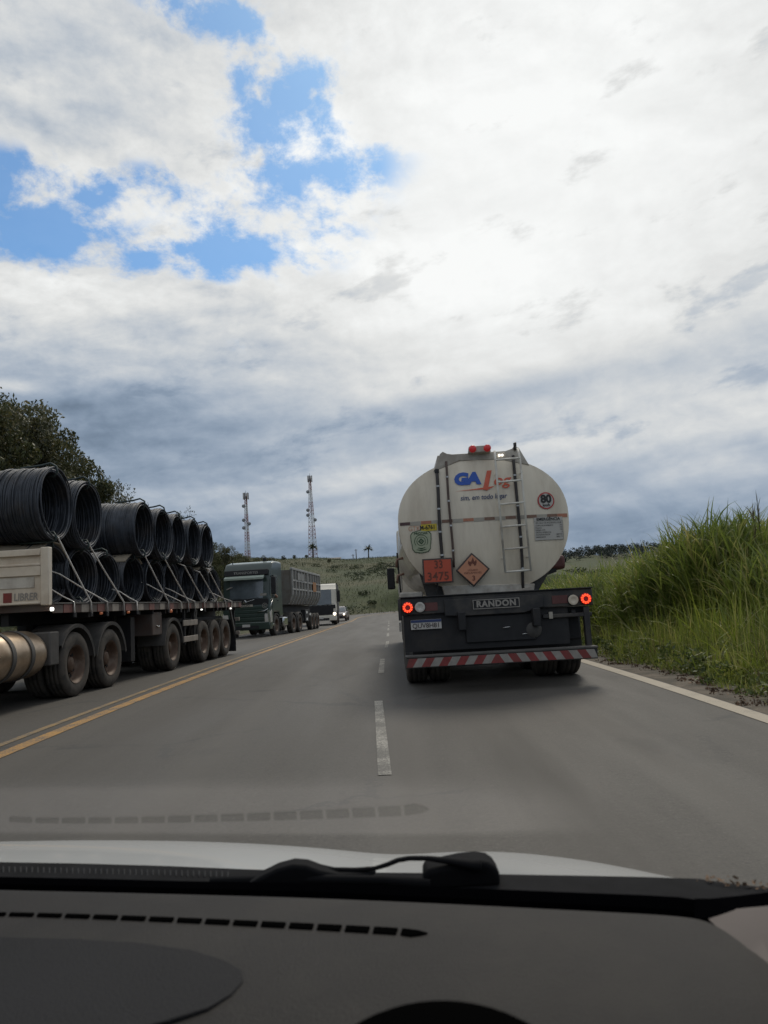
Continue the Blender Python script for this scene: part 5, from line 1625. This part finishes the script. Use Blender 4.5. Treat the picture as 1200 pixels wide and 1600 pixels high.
lab_l = {0: 'squashed wire coil in the lower row hidden behind the cream headboard', 3: 'lower row wire coil under the bared upper coil', 8: 'last lower row wire coil at the open tail of the trailer'}
for i, y in enumerate(LO):
    coil(y, DZ + 0.49, 0.93 + 0.04 * math.sin(i * 2.1), lab_l.get(i, ORD[i] + ' squashed wire coil of the lower row counted from the cream headboard'), gl, 1.06, 0.865, (i + 1) % 3, 0.96, spin=i * 1.1 + 0.4)


# beige mats laid over lower coils
def mat_sheet(y, w, c0, c1, label):
    rows = []
    for t in np.linspace(-1, 1, 11):
        a = t * w
        rows.append([(c, y + 0.605 * math.sin(a), DZ + 0.49 + 0.525 * math.cos(a) + 0.012 * math.sin(9 * t + 4 * c)) for c in np.linspace(c0, c1, 8)])
    o = MB().grid(rows).build('packing_mat', 'mat', None, smooth=True)
    o.matrix_world = FBM
    so = o.modifiers.new('thick', 'SOLIDIFY'); so.thickness = 0.02
    return tag(o, label, 'mat', 'beige packing mats')


mat_sheet(-0.22, 0.95, 0.98, -0.6, 'beige packing mat between upper and lower coils above the headboard')
mat_sheet(3.22, 0.85, 0.95, -0.3, 'beige packing mat on the lower coil under the bared upper coil')
mat_sheet(7.95, 0.8, 1.0, -0.3, 'beige packing mat over a lower coil near the trailer tail')


# --- straps from the coils to the rail
def strap(p0, p1, w, label, group):
    a = fb(*p0); b = fb(*p1)
    e = Vector((1.345, b.y, DZ + 0.02)); e2 = Vector((1.345, b.y + 0.02, 1.30))
    mid = a.lerp(e, 0.5) + Vector((0, 0, -0.012))
    mb = MB().tube([a + Vector((-0.12, -0.10, 0.06)), a, mid, e, e2], w, 6, flat=0.35)
    o = mb.build('tie_strap', 'strap', None, True)
    o.matrix_world = FBM
    MB().box(1.336, 1.36, b.y - 0.03, b.y + 0.05, 1.25, 1.32).build('hook', 'chassis', o)
    return tag(o, label, 'strap', group)


steep = [((90, 839), (142, 940)), ((137, 848), (193, 939)), ((226, 868), (263, 939)), ((256, 871), (294, 940)), ((288, 884), (319, 940)), ((312, 894), (339, 940)), ((325, 889), (352, 936))]
for i, (a, b) in enumerate(steep):
    strap((*a, 1.15), (*b, 1.345), 0.030, ORD[i] + ' steep pale webbing strap from upper coil to deck rail, counted from the headboard', 'steep tie straps')
low_ = [((80, 921), (116, 942)), ((93, 897), (167, 941)), ((188, 925), (214, 942)), ((232, 914), (282, 942)), ((267, 922), (304, 942)), ((332, 927), (362, 943))]
for i, (a, b) in enumerate(low_):
    strap((*a, 1.0), (*b, 1.345), 0.028, ORD[i] + ' low slanting pale strap from lower coil to deck rail, counted from the headboard', 'low tie straps')


# ================================================================== GREEN TIPPER TRUCK
GY = 38.6
p = at_y(384, 985, GY)
gtruck = thing('tipper_truck', 'dark green cab-over truck pulling a grey tipper trailer', 'truck', (p.x + 0.05, GY, rzf(GY) + 0.01), (R(-1), 0, R(-9)))
fy, zw0, zw1 = cab(gtruck, 'green', 3.78, 'high')
MB().prism([(0.30, 3.30), (0.58, 3.66), (1.1, 3.80), (2.1, 3.80), (2.1, 3.40)], -1.17, 1.17).build('roof_fairing', 'silver_green', gtruck, bevel=0.06, segs=3)
MB().box(-1.14, 1.14, 0.12, 0.30, 3.06, 3.34, Matrix.Rotation(R(-12), 3, 'X')).build('header_panel', 'black', gtruck, bevel=0.02)
MB().prism([(0.02, 2.92), (-0.16, 2.84), (-0.16, 2.96), (0.06, 3.06)], -1.08, 0.98).build('sun_visor', 'visor', gtruck, bevel=0.02)
link('lettering', text_mesh('lettering', 'TRANSPORTES', 0.17, 'grey_ink', offset=0.002, xs=1.15), gtruck, (0, 0.085, 3.20))
MB().box(-0.42, 0.36, -0.035, -0.015, 1.50, 1.61).build('name_bar', 'strip_b', gtruck)
link('lettering', text_mesh('lettering', 'VOLVO', 0.12, 'black_ink', offset=0.003, xs=1.2), gtruck, (-0.03, -0.04, 1.555))
MB().lathe([(-0.02, 0.085), (-0.04, 0.085), (-0.04, 0.055)], 20, 'Y', (-0.05, 0, 1.74)).build('round_emblem', 'chrome', gtruck, True)
MB().tube([(-0.55, -0.03, 1.60), (0.45, -0.03, 1.85)], 0.012, 6).build('emblem_bar', 'chrome', gtruck, True)
ring = MB().lathe([(-0.03, 0.135), (-0.034, 0.135), (-0.034, 0.110), (-0.03, 0.110)], 28, 'Y', (0.98, 0, 1.52)).build('door_emblem', 'white_dirty', gtruck, True)
link('lettering', text_mesh('lettering', 'C', 0.17, 'white_dirty', offset=0.006), ring, (0.98, -0.034, 1.52))
MB().prism([(1.26, 0.72), (1.22, 1.30), (1.10, 1.30), (1.16, 0.72)], -0.02, -0.045, 'Y').build('lamp_trim', 'chrome', gtruck)
MB().tube([(0.55, -0.04, 1.22), (0.95, -0.045, 1.26), (1.22, 0.05, 1.42), (1.262, 0.45, 1.85)], 0.022, 6).build('bright_trim', 'chrome', gtruck, True)
MB().box(0.72, 1.06, 0.06, 0.075, 2.02, 2.14).build('windscreen_paper', 'white_dirty', gtruck)
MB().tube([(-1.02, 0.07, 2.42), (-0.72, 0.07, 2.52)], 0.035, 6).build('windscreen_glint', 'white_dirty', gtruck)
MB().box(0.55, 0.72, 1.2, 1.35, 3.80, 4.0).build('roof_horn', 'black', gtruck, bevel=0.03)
MB().tube([(-0.9, 0.7, 3.7), (-0.9, 0.7, 3.86)], 0.02, 6).build('aerial', 'black', gtruck)
frame_rails(gtruck, 0.6, 6.2, 0.72, 0.98, 0.45)
for y in (4.2, 5.5):
    for s_ in (1, -1): wheel(gtruck, s_ * 1.08, y, 0.51, s_)
    arch(gtruck, y, 1.24, 0.6, 10, 170, width=0.5)
MB().box(0.72, 1.22, 2.35, 3.15, 0.42, 0.92).build('fuel_tank', 'chrome', gtruck, bevel=0.08, segs=3)
MB().box(-1.22, -0.72, 2.35, 3.4, 0.42, 0.92).build('fuel_tank', 'chrome', gtruck, bevel=0.08, segs=3)
# trailer, swinging back to the lane's line
HN = Vector((0, 4.8, 0)); TA = R(5.6)
def gt(o):
    o.location = HN + Matrix.Rotation(TA, 3, 'Z') @ Vector(o.location); o.rotation_euler = (o.rotation_euler.x, o.rotation_euler.y, o.rotation_euler.z + TA); return o
z0, z1 = 1.55, 3.42
for (ya, yb, nm) in ((-1.6, 3.4, 0), (3.55, 8.6, 1)):
    shape = [(-1.02, z0), (1.02, z0), (1.27, z0 + 0.5), (1.27, z1), (1.19, z1), (1.19, z0 + 0.55), (0.96, z0 + 0.08), (-0.96, z0 + 0.08), (-1.19, z0 + 0.55), (-1.19, z1), (-1.27, z1), (-1.27, z0 + 0.5)]
    gt(MB().prism(shape, ya, yb, 'Y').build('tipper_body', 'tipper', gtruck, bevel=0.02))
    for s_ in (1, -1):
        gt(MB().box(s_ * 1.20, s_ * 1.34, ya - 0.02, yb + 0.02, z1 + 0.002, z1 + 0.13).build('top_rail', 'tipper_lt', gtruck, bevel=0.02))
        gt(MB().box(s_ * 1.272, s_ * 1.33, ya + 0.2, yb - 0.1, z1 - 0.62, z1 - 0.52).build('side_rail', 'tipper_lt', gtruck, bevel=0.02))
        gt(MB().box(s_ * 1.272, s_ * 1.33, ya + 0.2, yb - 0.1, z1 - 1.10, z1 - 1.0).build('side_rail', 'tipper_lt', gtruck, bevel=0.02))
        for k in range(6):
            y = ya + 0.05 + (yb - ya - 0.2) * k / 5
            gt(MB().prism([(s_ * 1.272, z1 - 0.01), (s_ * 1.345, z1 - 0.01), (s_ * 1.345, z0 + 0.55), (s_ * 1.08, z0 + 0.02), (s_ * 1.03, z0 + 0.02), (s_ * 1.272, z0 + 0.5)], y, y + 0.12, 'Y').build('side_rib', 'tipper_lt', gtruck))
    gt(MB().prism([(-1.18, z0 + 0.1), (1.18, z0 + 0.1), (1.18, z1), (-1.18, z1)], ya + 0.02, ya + 0.08, 'Y').build('end_gate', 'tipper', gtruck))
gt(MB().box(1.347, 1.352, 5.3, 6.6, 2.35, 2.95).build('rust_panel', 'tipper_or', gtruck))
for k in range(5):
    gt(MB().box(1.347, 1.351, 0.0 + k * 0.42, 0.30 + k * 0.42, z1 - 0.50, z1 - 0.12).build('faded_letter_block', 'tipper_lt', gtruck))
for s_ in (-0.5, 0.5):
    gt(MB().box(s_ - 0.06, s_ + 0.06, -1.2, 8.5, 1.1, 1.52).build('frame_rail', 'chassis', gtruck))
for y in (5.0, 6.25, 7.5):
    for s_ in (1, -1):
        w = wheel(gtruck, s_ * 1.12, y, 0.51, s_); gt(w)
    gt(MB().tube([(-1, y, 0.51), (1, y, 0.51)], 0.08, 8).build('axle', 'chassis', gtruck))
gt(MB().box(1.0, 1.25, 2.6, 3.9, 0.55, 1.25).build('locker', 'chassis', gtruck, bevel=0.02))
for (y, z) in ((2.9, 0.62), (2.9, 1.02), (4.1, 0.9)):
    gt(MB().box(1.255, 1.27, y, y + 0.4, z, z + 0.14).build('white_marker', 'white', gtruck))

# driver with the arm on the window sill
drv = bpy.data.meshes.new('person')
dv = [(0.80, 1.15, 1.55), (0.82, 1.15, 1.85), (0.84, 1.13, 2.08), (0.86, 1.10, 2.22), (0.87, 1.06, 2.36), (1.06, 1.10, 2.05), (1.33, 0.98, 1.93), (1.34, 0.72, 2.02), (1.33, 0.62, 2.05), (0.62, 1.1, 2.05), (0.6, 0.9, 1.85)]
drv.from_pydata(dv, [(0, 1), (1, 2), (2, 3), (3, 4), (2, 5), (5, 6), (6, 7), (7, 8), (2, 9), (9, 10)], [])
person = bpy.data.objects.new('person', drv); COL.objects.link(person)
sk = person.modifiers.new('skin', 'SKIN')
for i, r_ in enumerate((0.17, 0.17, 0.15, 0.06, 0.10, 0.075, 0.055, 0.042, 0.045, 0.07, 0.05)):
    drv.skin_vertices[0].data[i].radius = (r_, r_); drv.skin_vertices[0].data[i].use_root = i == 0
person.modifiers.new('sub', 'SUBSURF').render_levels = 2
drv.materials.append(MT['skin'])
person.matrix_world = Matrix.Translation(gtruck.location) @ gtruck.rotation_euler.to_matrix().to_4x4()
tag(person, 'driver resting a bare forearm on the green truck window sill', 'person')

# ================================================================== WHITE TRUCK
WY = 60.5
p = at_y(499, 975, WY)
wtruck = thing('box_truck', 'white cab-over truck with one headlamp lit and a dark load', 'truck', (p.x + 0.15, WY, rzf(WY) + 0.01), (R(-0.8), 0, R(2.5)))
cab(wtruck, 'truck_white', 3.25, 'low', lit=True)
MB().box(-1.0, 1.0, -0.03, 0.02, 0.95, 1.52).build('grille', 'black', wtruck, bevel=0.02)
MB().box(-1.27, 1.27, 2.4, 9.2, 1.0, 3.25).build('cargo_body', 'tarp', wtruck, bevel=0.05)
MB().box(-1.29, 1.29, 2.38, 9.22, 3.252, 3.32).build('tarpaulin', 'chassis', wtruck, bevel=0.03)
frame_rails(wtruck, 0.6, 9.0, 0.7, 0.98, 0.42)
for y in (6.4, 7.7): axle(wtruck, y, 1.25)

# ================================================================== CAR BEHIND IT
CY = 78.0
p = at_y(528, 968, CY)
car = thing('oncoming_car', 'small brownish car with a lit headlamp following the white truck', 'car', (p.x, CY, rzf(CY) + 0.01), (0, 0, R(-2)))
prof = [(0.0, 0.35), (-0.02, 0.62), (0.12, 0.78), (0.95, 0.92), (1.02, 0.93), (3.55, 0.95), (3.9, 0.9), (3.95, 0.45), (3.8, 0.28), (0.2, 0.26)]
MB().prism(prof, -0.84, 0.84).build('body', 'car_dark', car, bevel=0.10, segs=3)
rows = []
for (y, z, w) in ((0.95, 0.90, 0.76), (1.75, 1.40, 0.60), (2.1, 1.46, 0.58), (3.0, 1.44, 0.58), (3.75, 0.92, 0.72)):
    rows.append([(-w, y, z - 0.02), (-w * 0.6, y, z), (0, y, z + 0.02), (w * 0.6, y, z), (w, y, z - 0.02)])
MB().grid(rows).build('roof', 'car_dark', car, smooth=True)
MB().grid([[(-0.72, 0.98, 0.95), (0.72, 0.98, 0.95)], [(-0.58, 1.70, 1.38), (0.58, 1.70, 1.38)]]).build('windscreen', 'glass', car)
for s_ in (-1, 1):
    MB().prism([(1.1, 0.94), (1.78, 1.36), (3.0, 1.38), (3.6, 0.95)], s_ * 0.62, s_ * 0.74).build('side_window', 'glass', car)
    MB().box(s_ * 0.45, s_ * 0.80, -0.03, 0.12, 0.60, 0.76).build('headlight', 'lens', car, bevel=0.03)
    MB().lathe([(-0.055, 0.0), (-0.05, 0.085), (-0.03, 0.09)], 14, 'Y', (s_ * 0.64, 0, 0.68)).build('headlight_beam', 'headlamp', car, True)
    MB().box(s_ * 0.84, s_ * 1.0, 1.15, 1.25, 0.92, 1.05).build('mirror', 'car_dark', car, bevel=0.03)
    for y in (0.75, 3.15): wheel(car, s_ * 0.76, y, 0.31, s_, WHC)
MB().box(-0.5, 0.5, -0.035, 0.0, 0.38, 0.52).build('grille', 'black', car)


# ================================================================== OUR OWN CAR, SEEN FROM THE PASSENGER SEAT
own = thing('passenger_car', 'white car seen from inside, with grey dashboard, wiper and bonnet edge', 'car', (0, 0, 0))
ZD = 0.95                         # dashboard top
FOOT, GSL, GYAW = Vector((0, 0.97, ZD)), R(28), R(-11)      # windscreen foot, slope, and turn of the foot line
GU = Vector((math.cos(GYAW), math.sin(GYAW), 0)); GN0 = Vector((-math.sin(GYAW), math.cos(GYAW), 0))
GW = GN0 * -math.cos(GSL) + Vector((0, 0, math.sin(GSL)))
GNRM = GU.cross(GW)


def glass_pt(u, w): return FOOT + GU * u + GW * w


def hit_glass(px, py):
    v = ray(px, py)
    t = (FOOT - CAMPOS).dot(GNRM) / v.dot(GNRM)
    q = CAMPOS + v * t - FOOT
    return q.dot(GU), q.dot(GW)


def dd(px, base): return base - 0.17 * (px - 600) / 1000


# dashboard: front edge from the photo's curve, then back towards the seats
edge_px = [(-260, 1376), (-120, 1379), (0, 1383), (150, 1386), (300, 1390), (450, 1394), (600, 1400), (750, 1407), (900, 1415), (1000, 1420), (1060, 1424), (1097, 1430), (1112, 1440)]
front = [at_z(px, py, ZD) for px, py in edge_px]
rows = []
for (t, dz_) in ((0.0, -0.05), (0.0, -0.006), (0.012, 0.0), (0.10, 0.004), (0.25, 0.006), (0.40, 0.004), (0.52, -0.008), (0.62, -0.035), (0.70, -0.09), (0.74, -0.17), (0.75, -0.4)):
    row = []
    for q in front:
        y1 = 0.40
        row.append((q.x + (0.06 * t if q.x > 0.25 else 0), q.y + (y1 - q.y) * t / 0.75 * 1.0, ZD + dz_ - 0.10 * max(0, q.x - 0.22) * t))
    rows.append(row)
# extend left and right
for r_ in rows:
    a = r_[0]; r_.insert(0, (a[0] - 0.45, a[1] - 0.05, a[2] - 0.01))
dash = MB().grid(rows).build('dashboard', 'dash', own, smooth=True)
dash.data.flip_normals() if dash.data.polygons[20].normal.z < 0 else None
dash.modifiers.new('sub', 'SUBSURF').render_levels = 2
dash.modifiers['sub'].levels = 1

# defroster slots
ns = 17
def slot_edge(px):
    t = px / 668.0
    top = 1427 + 27 * t ** 1.35 - 2; th = 3.5 + 6.5 * max(0, t) ** 1.3
    return top, th
xs_ = [-30 + 43.7 * k for k in range(ns)]
for k in range(ns - 1):
    xa, xb = xs_[k], xs_[k] + 37
    if k == ns - 2: xb = 668
    t0, h0 = slot_edge(max(0, xa)); t1, h1 = slot_edge(max(0, xb))
    sl = 3
    if k == ns - 2:
        pts = [(xa + sl, t0), (xb - 14, t1 + 1), (xb, t1 + 5), (xb - 12, t1 + 8), (xb - 26, t1 + h1), (xa, t0 + h0)]
    else:
        pts = [(xa + sl, t0), (xb + sl, t1), (xb, t1 + h1), (xa, t0 + h0)]
    P3 = [at_z(px, py, ZD + 0.0062) for px, py in pts]
    MB().prism([(q.x, q.y) for q in P3], ZD - 0.01, ZD + 0.0062, 'Z').build('vent_slot', 'slot', dash)

# lid panel on the left, with its rounded end
lid_px = [(-150, 1452), (0, 1461), (120, 1464), (220, 1470), (300, 1481), (350, 1496), (377, 1512), (380, 1530), (362, 1550), (325, 1572), (260, 1592), (180, 1612), (0, 1640), (-150, 1640)]
P3 = [at_z(px, py, ZD + 0.008) for px, py in lid_px]
MB().prism([(q.x, q.y) for q in P3], ZD - 0.02, ZD + 0.0066, 'Z').build('airbag_lid', 'dash_panel', dash, bevel=0.0015)
# dark rounded hump at the near edge of the dash
rows = []
pk = at_y(682, 1604, 0.50)
for f_ in np.linspace(0.0005, 1, 14):
    rows.append([(pk.x + 0.108 * f_ * math.cos(a), pk.y + 0.10 * f_ * math.sin(a), pk.z - 0.085 * (1 - math.sqrt(max(0, 1 - f_ ** 2.2)))) for a in np.linspace(0, 2 * math.pi, 41)])
MB().grid(rows).build('dash_hump', 'slot', dash, smooth=True)

# pillar foot trim on the right
tri = [(1098, 1428), (1150, 1420), (1215, 1414), (1320, 1406), (1320, 1700), (1215, 1548), (1160, 1488), (1120, 1448)]
dep = [0.86, 0.84, 0.80, 0.74, 0.62, 0.70, 0.76, 0.82]
Q = [at_y(px, py, d_) for (px, py), d_ in zip(tri, dep)]
C1 = at_y(1190, 1462, 0.765)
mb = MB(); mb.add(Q + [C1], [(i, (i + 1) % len(Q), len(Q)) for i in range(len(Q))])
pt_ = mb.build('pillar_trim', 'trim', own, smooth=True)
# the pillar itself rises along the glass edge, out of view
MB().tube([at_y(1330, 1430, 0.72)] + [glass_pt(0.66, w) + Vector((0.05, 0, -0.02)) for w in (0.25, 0.5, 0.8, 1.1)], 0.045, 10).build('pillar', 'trim', own, True)

# windscreen: clear pane, and an added band that alone carries the dash reflection
wa = hit_glass(330, 1306)[1]; wb = hit_glass(330, 1205)[1]; w_top = 1.13
def pane(w0, w1, name, m_):
    rows = [[glass_pt(u, w) for u in (-1.15, 0.78)] for w in (w0, w1)]
    return MB().grid(rows).build(name, m_, own)
pane(0.0, wa - 0.001, 'lower_windscreen', 'clear_glass')
pane(wb + 0.001, w_top, 'windscreen', 'clear_glass')
rows = []; band_fade = []
us = np.linspace(-1.15, 0.78, 60)
for t in np.linspace(0, 1, 13):
    rows.append([glass_pt(u, wa + (wb - wa) * t) for u in us])
    band_fade += [float(smoothstep(0, 0.2, t) * (1 - smoothstep(0.45, 1.0, t)) * (1 - smoothstep(0.04, 0.25, u))) for u in us]
bme = MB().grid(rows).build('reflection_band', 'reflection_glass', own)
at_ = bme.data.attributes.new('band_fade', 'FLOAT', 'POINT'); at_.data.foreach_set('value', band_fade)

# black strip: shade of the gap painted in, plus printed border at the foot
rows = []
for (px, py) in edge_px:
    a = at_z(px, py, ZD - 0.006); th_ = 13 + 10 * max(0, px - 300) / 800
    b = at_y(px, py - th_, a.y + 0.012)
    rows.append([(a.x, a.y + 0.004, a.z - 0.05), (a.x, a.y + 0.004, a.z), tuple(b), (b.x, b.y + 0.02, b.z - 0.02)])
MB().grid(rows).build('gap_shade_border', 'frit', own)

rows = []
for (px, p0_, p1_) in ((1085, 1404, 1436), (1110, 1404, 1434), (1150, 1400, 1424), (1215, 1392, 1418), (1330, 1380, 1408)):
    rows.append([tuple(at_y(px, p0_, dd(px, 0.95))), tuple(at_y(px, p1_, dd(px, 0.93)))])
MB().grid(rows).build('pillar_seal', 'frit', own)

# cowl, outside the glass
cow_px = [(-300, 1340), (-120, 1344), (0, 1347), (120, 1349), (260, 1353), (380, 1358), (470, 1361), (560, 1363), (660, 1364), (780, 1366), (900, 1368), (1000, 1370), (1092, 1373), (1130, 1379), (1200, 1387), (1290, 1396)]
rows = []
for (px, py) in cow_px:
    top = at_y(px, py, dd(px, 1.10)); low = at_y(px, py + 40, dd(px, 1.015))
    mid = at_y(px, py + 6, dd(px, 1.085))
    rows.append([(top.x, top.y + 0.03, top.z - 0.05), tuple(top), tuple(mid), tuple(low), (low.x, low.y - 0.01, low.z - 0.08)])
cw = MB().grid(rows).build('cowl', 'cowl', own, smooth=50)
for k in range(46):               # fine grille teeth on the left stretch
    px = -40 + k * 9
    p0 = at_y(px, 1354 + px * 0.022, dd(px, 1.075)); p1 = at_y(px, 1363 + px * 0.022, dd(px, 1.064))
    if px < 360:
        MB().tube([p0, p1], 0.0010, 4).build('grille_tooth', 'black', cw)

# bonnet
sil = [(-500, 1330), (-300, 1320), (-120, 1315), (0, 1312), (150, 1309), (300, 1311), (400, 1315), (500, 1322), (570, 1330), (620, 1334), (680, 1330), (740, 1327), (820, 1327), (900, 1334), (960, 1341), (1020, 1351), (1060, 1359), (1088, 1367), (1110, 1390)]
rows = []
for (px, py) in sil:
    a = at_y(px, py, 1.62)
    und = np.interp(px, [q[0] for q in cow_px], [q[1] for q in cow_px])
    b = at_y(px, max(py + 1.5, und + 4), 1.13)
    slope = (a.z - CAM_H) / 1.62
    row = []
    for y in (1.12, 1.20, 1.32, 1.46, 1.62, 1.80, 2.0, 2.2, 2.32):
        if y <= 1.62:
            t = (y - 1.12) / 0.5
            sl = (b.z - CAM_H) / 1.13
            s_ = sl + (slope - sl) * (1 - (1 - t) ** 1.8)
            z = CAM_H + s_ * y
        else:
            z = a.z - 0.34 * (y - 1.62) - 0.28 * (y - 1.62) ** 2
        row.append((a.x / 1.62 * (1.13 + (y - 1.12) * (1.0 if px < 700 else 0.55)), y, z))
    sh2 = dd(px, 1.0) - 1.0
    rows.append([(x_ * (1 + sh2 / y_), y_ + sh2, CAM_H + (z_ - CAM_H) * (1 + sh2 / y_)) for x_, y_, z_ in row])
bn = MB().grid(rows).build('bonnet', 'bonnet', own, smooth=True)
bn.modifiers.new('sub', 'SUBSURF').render_levels = 2

# wiper: low blade hump on the left, arm rising over the cowl, pivot cover on the right
def wp(px, py, d): return at_y(px, py, dd(px, d))
hump = [(395, 1364), (415, 1353), (438, 1343), (462, 1338), (482, 1341), (502, 1350), (530, 1358), (590, 1360), (560, 1374), (440, 1378)]
pl_ = [wp(px, py, 1.055) for px, py in hump]
MB().prism([(q.x, q.z) for q in pl_], 1.045, 1.075, 'Y').build('wiper_blade', 'wiper', own, bevel=0.004)
arm = [(500, 1358), (555, 1359), (585, 1357), (605, 1351), (622, 1344), (640, 1341), (668, 1341), (700, 1345), (730, 1350), (752, 1353)]
MB().tube([wp(px, py, 1.05) for px, py in arm], [0.004] * 3 + [0.0045] * 4 + [0.006, 0.008, 0.010], 8, flat=0.7).build('wiper_arm', 'wiper', own, True)
cov = [(662, 1392), (662, 1362), (670, 1358), (692, 1355), (720, 1351), (748, 1350), (766, 1354), (777, 1362), (784, 1373), (786, 1394)]
pl_ = [wp(px, py, 1.045) for px, py in cov]
MB().prism([(q.x, q.z) for q in pl_], 1.03, 1.075, 'Y').build('pivot_cover', 'wiper', own, bevel=0.006, segs=3)
MB().tube([wp(330, 1378, 1.03), wp(480, 1374, 1.03), wp(600, 1376, 1.03), wp(672, 1382, 1.03)], 0.0065, 8).build('blade_rubber', 'wiper', own, True)

# leaf litter caught in the corner by the pillar
rr_ = random.Random(3)
mb = MB()
for k in range(46):
    px = rr_.uniform(1082, 1215); py = np.interp(px, [1080, 1105, 1215], [1380, 1373, 1387]) + rr_.gauss(0, 4.0)
    q = at_y(px, py, dd(px, 1.09)); s_ = rr_.uniform(0.002, 0.006)
    u = Vector((rr_.gauss(0, 1), rr_.gauss(0, 1), rr_.gauss(0, 0.4))).normalized() * s_; w = Vector((rr_.gauss(0, 1), rr_.gauss(0, 1), rr_.gauss(0, 0.4))).normalized() * s_ * 0.5
    mb.add([q - u, q - w, q + u, q + w], [(0, 1, 2, 3)])
ll = mb.build('leaf_litter', 'dirt', None)
tag(ll, 'brown leaf litter caught at the foot of the windscreen pillar', 'litter', kind='stuff')
# roof, doors and seat-side shell so that the cabin is shaded as a cabin is
RZ = glass_pt(0, w_top).z + 0.005
rows = [[(x, y, RZ + 0.03 - 0.05 * ((x + 0.18) / 0.9) ** 2 - 0.02 * ((y + 1.0) / 1.0) ** 2) for x in np.linspace(-1.05, 0.70, 9)] for y in np.linspace(-0.03, -2.0, 9)]
rf = MB().grid(rows).build('roof', 'bonnet', own, smooth=True)
so = rf.modifiers.new('thick', 'SOLIDIFY'); so.thickness = 0.03
for x in (-1.05, 0.70):
    MB().prism([(0.9, 0.35), (0.9, 0.93), (-2.0, 0.96), (-2.0, 0.35)], x - 0.03, x + 0.03).build('door', 'bonnet', own, bevel=0.01)
MB().box(-1.05, 0.70, -2.05, -2.0, 0.35, 1.0).build('tailgate', 'bonnet', own)
MB().box(-1.02, 0.67, -2.0, 0.8, 0.30, 0.34).build('floor_pan', 'black', own)
for x in (-0.62, 0.12):
    MB().box(x - 0.24, x + 0.24, -0.75, -0.25, 0.35, 0.62).build('seat', 'black', own, bevel=0.06)
    MB().box(x - 0.23, x + 0.23, -0.92, -0.76, 0.55, 1.15).build('seat_back', 'black', own, bevel=0.06)
for x in (-0.95, 0.60):
    wheel(own, x + (0.0), 1.75, 0.31, 1 if x > 0 else -1, WHC); wheel(own, x, -1.2, 0.31, 1 if x > 0 else -1, WHC)
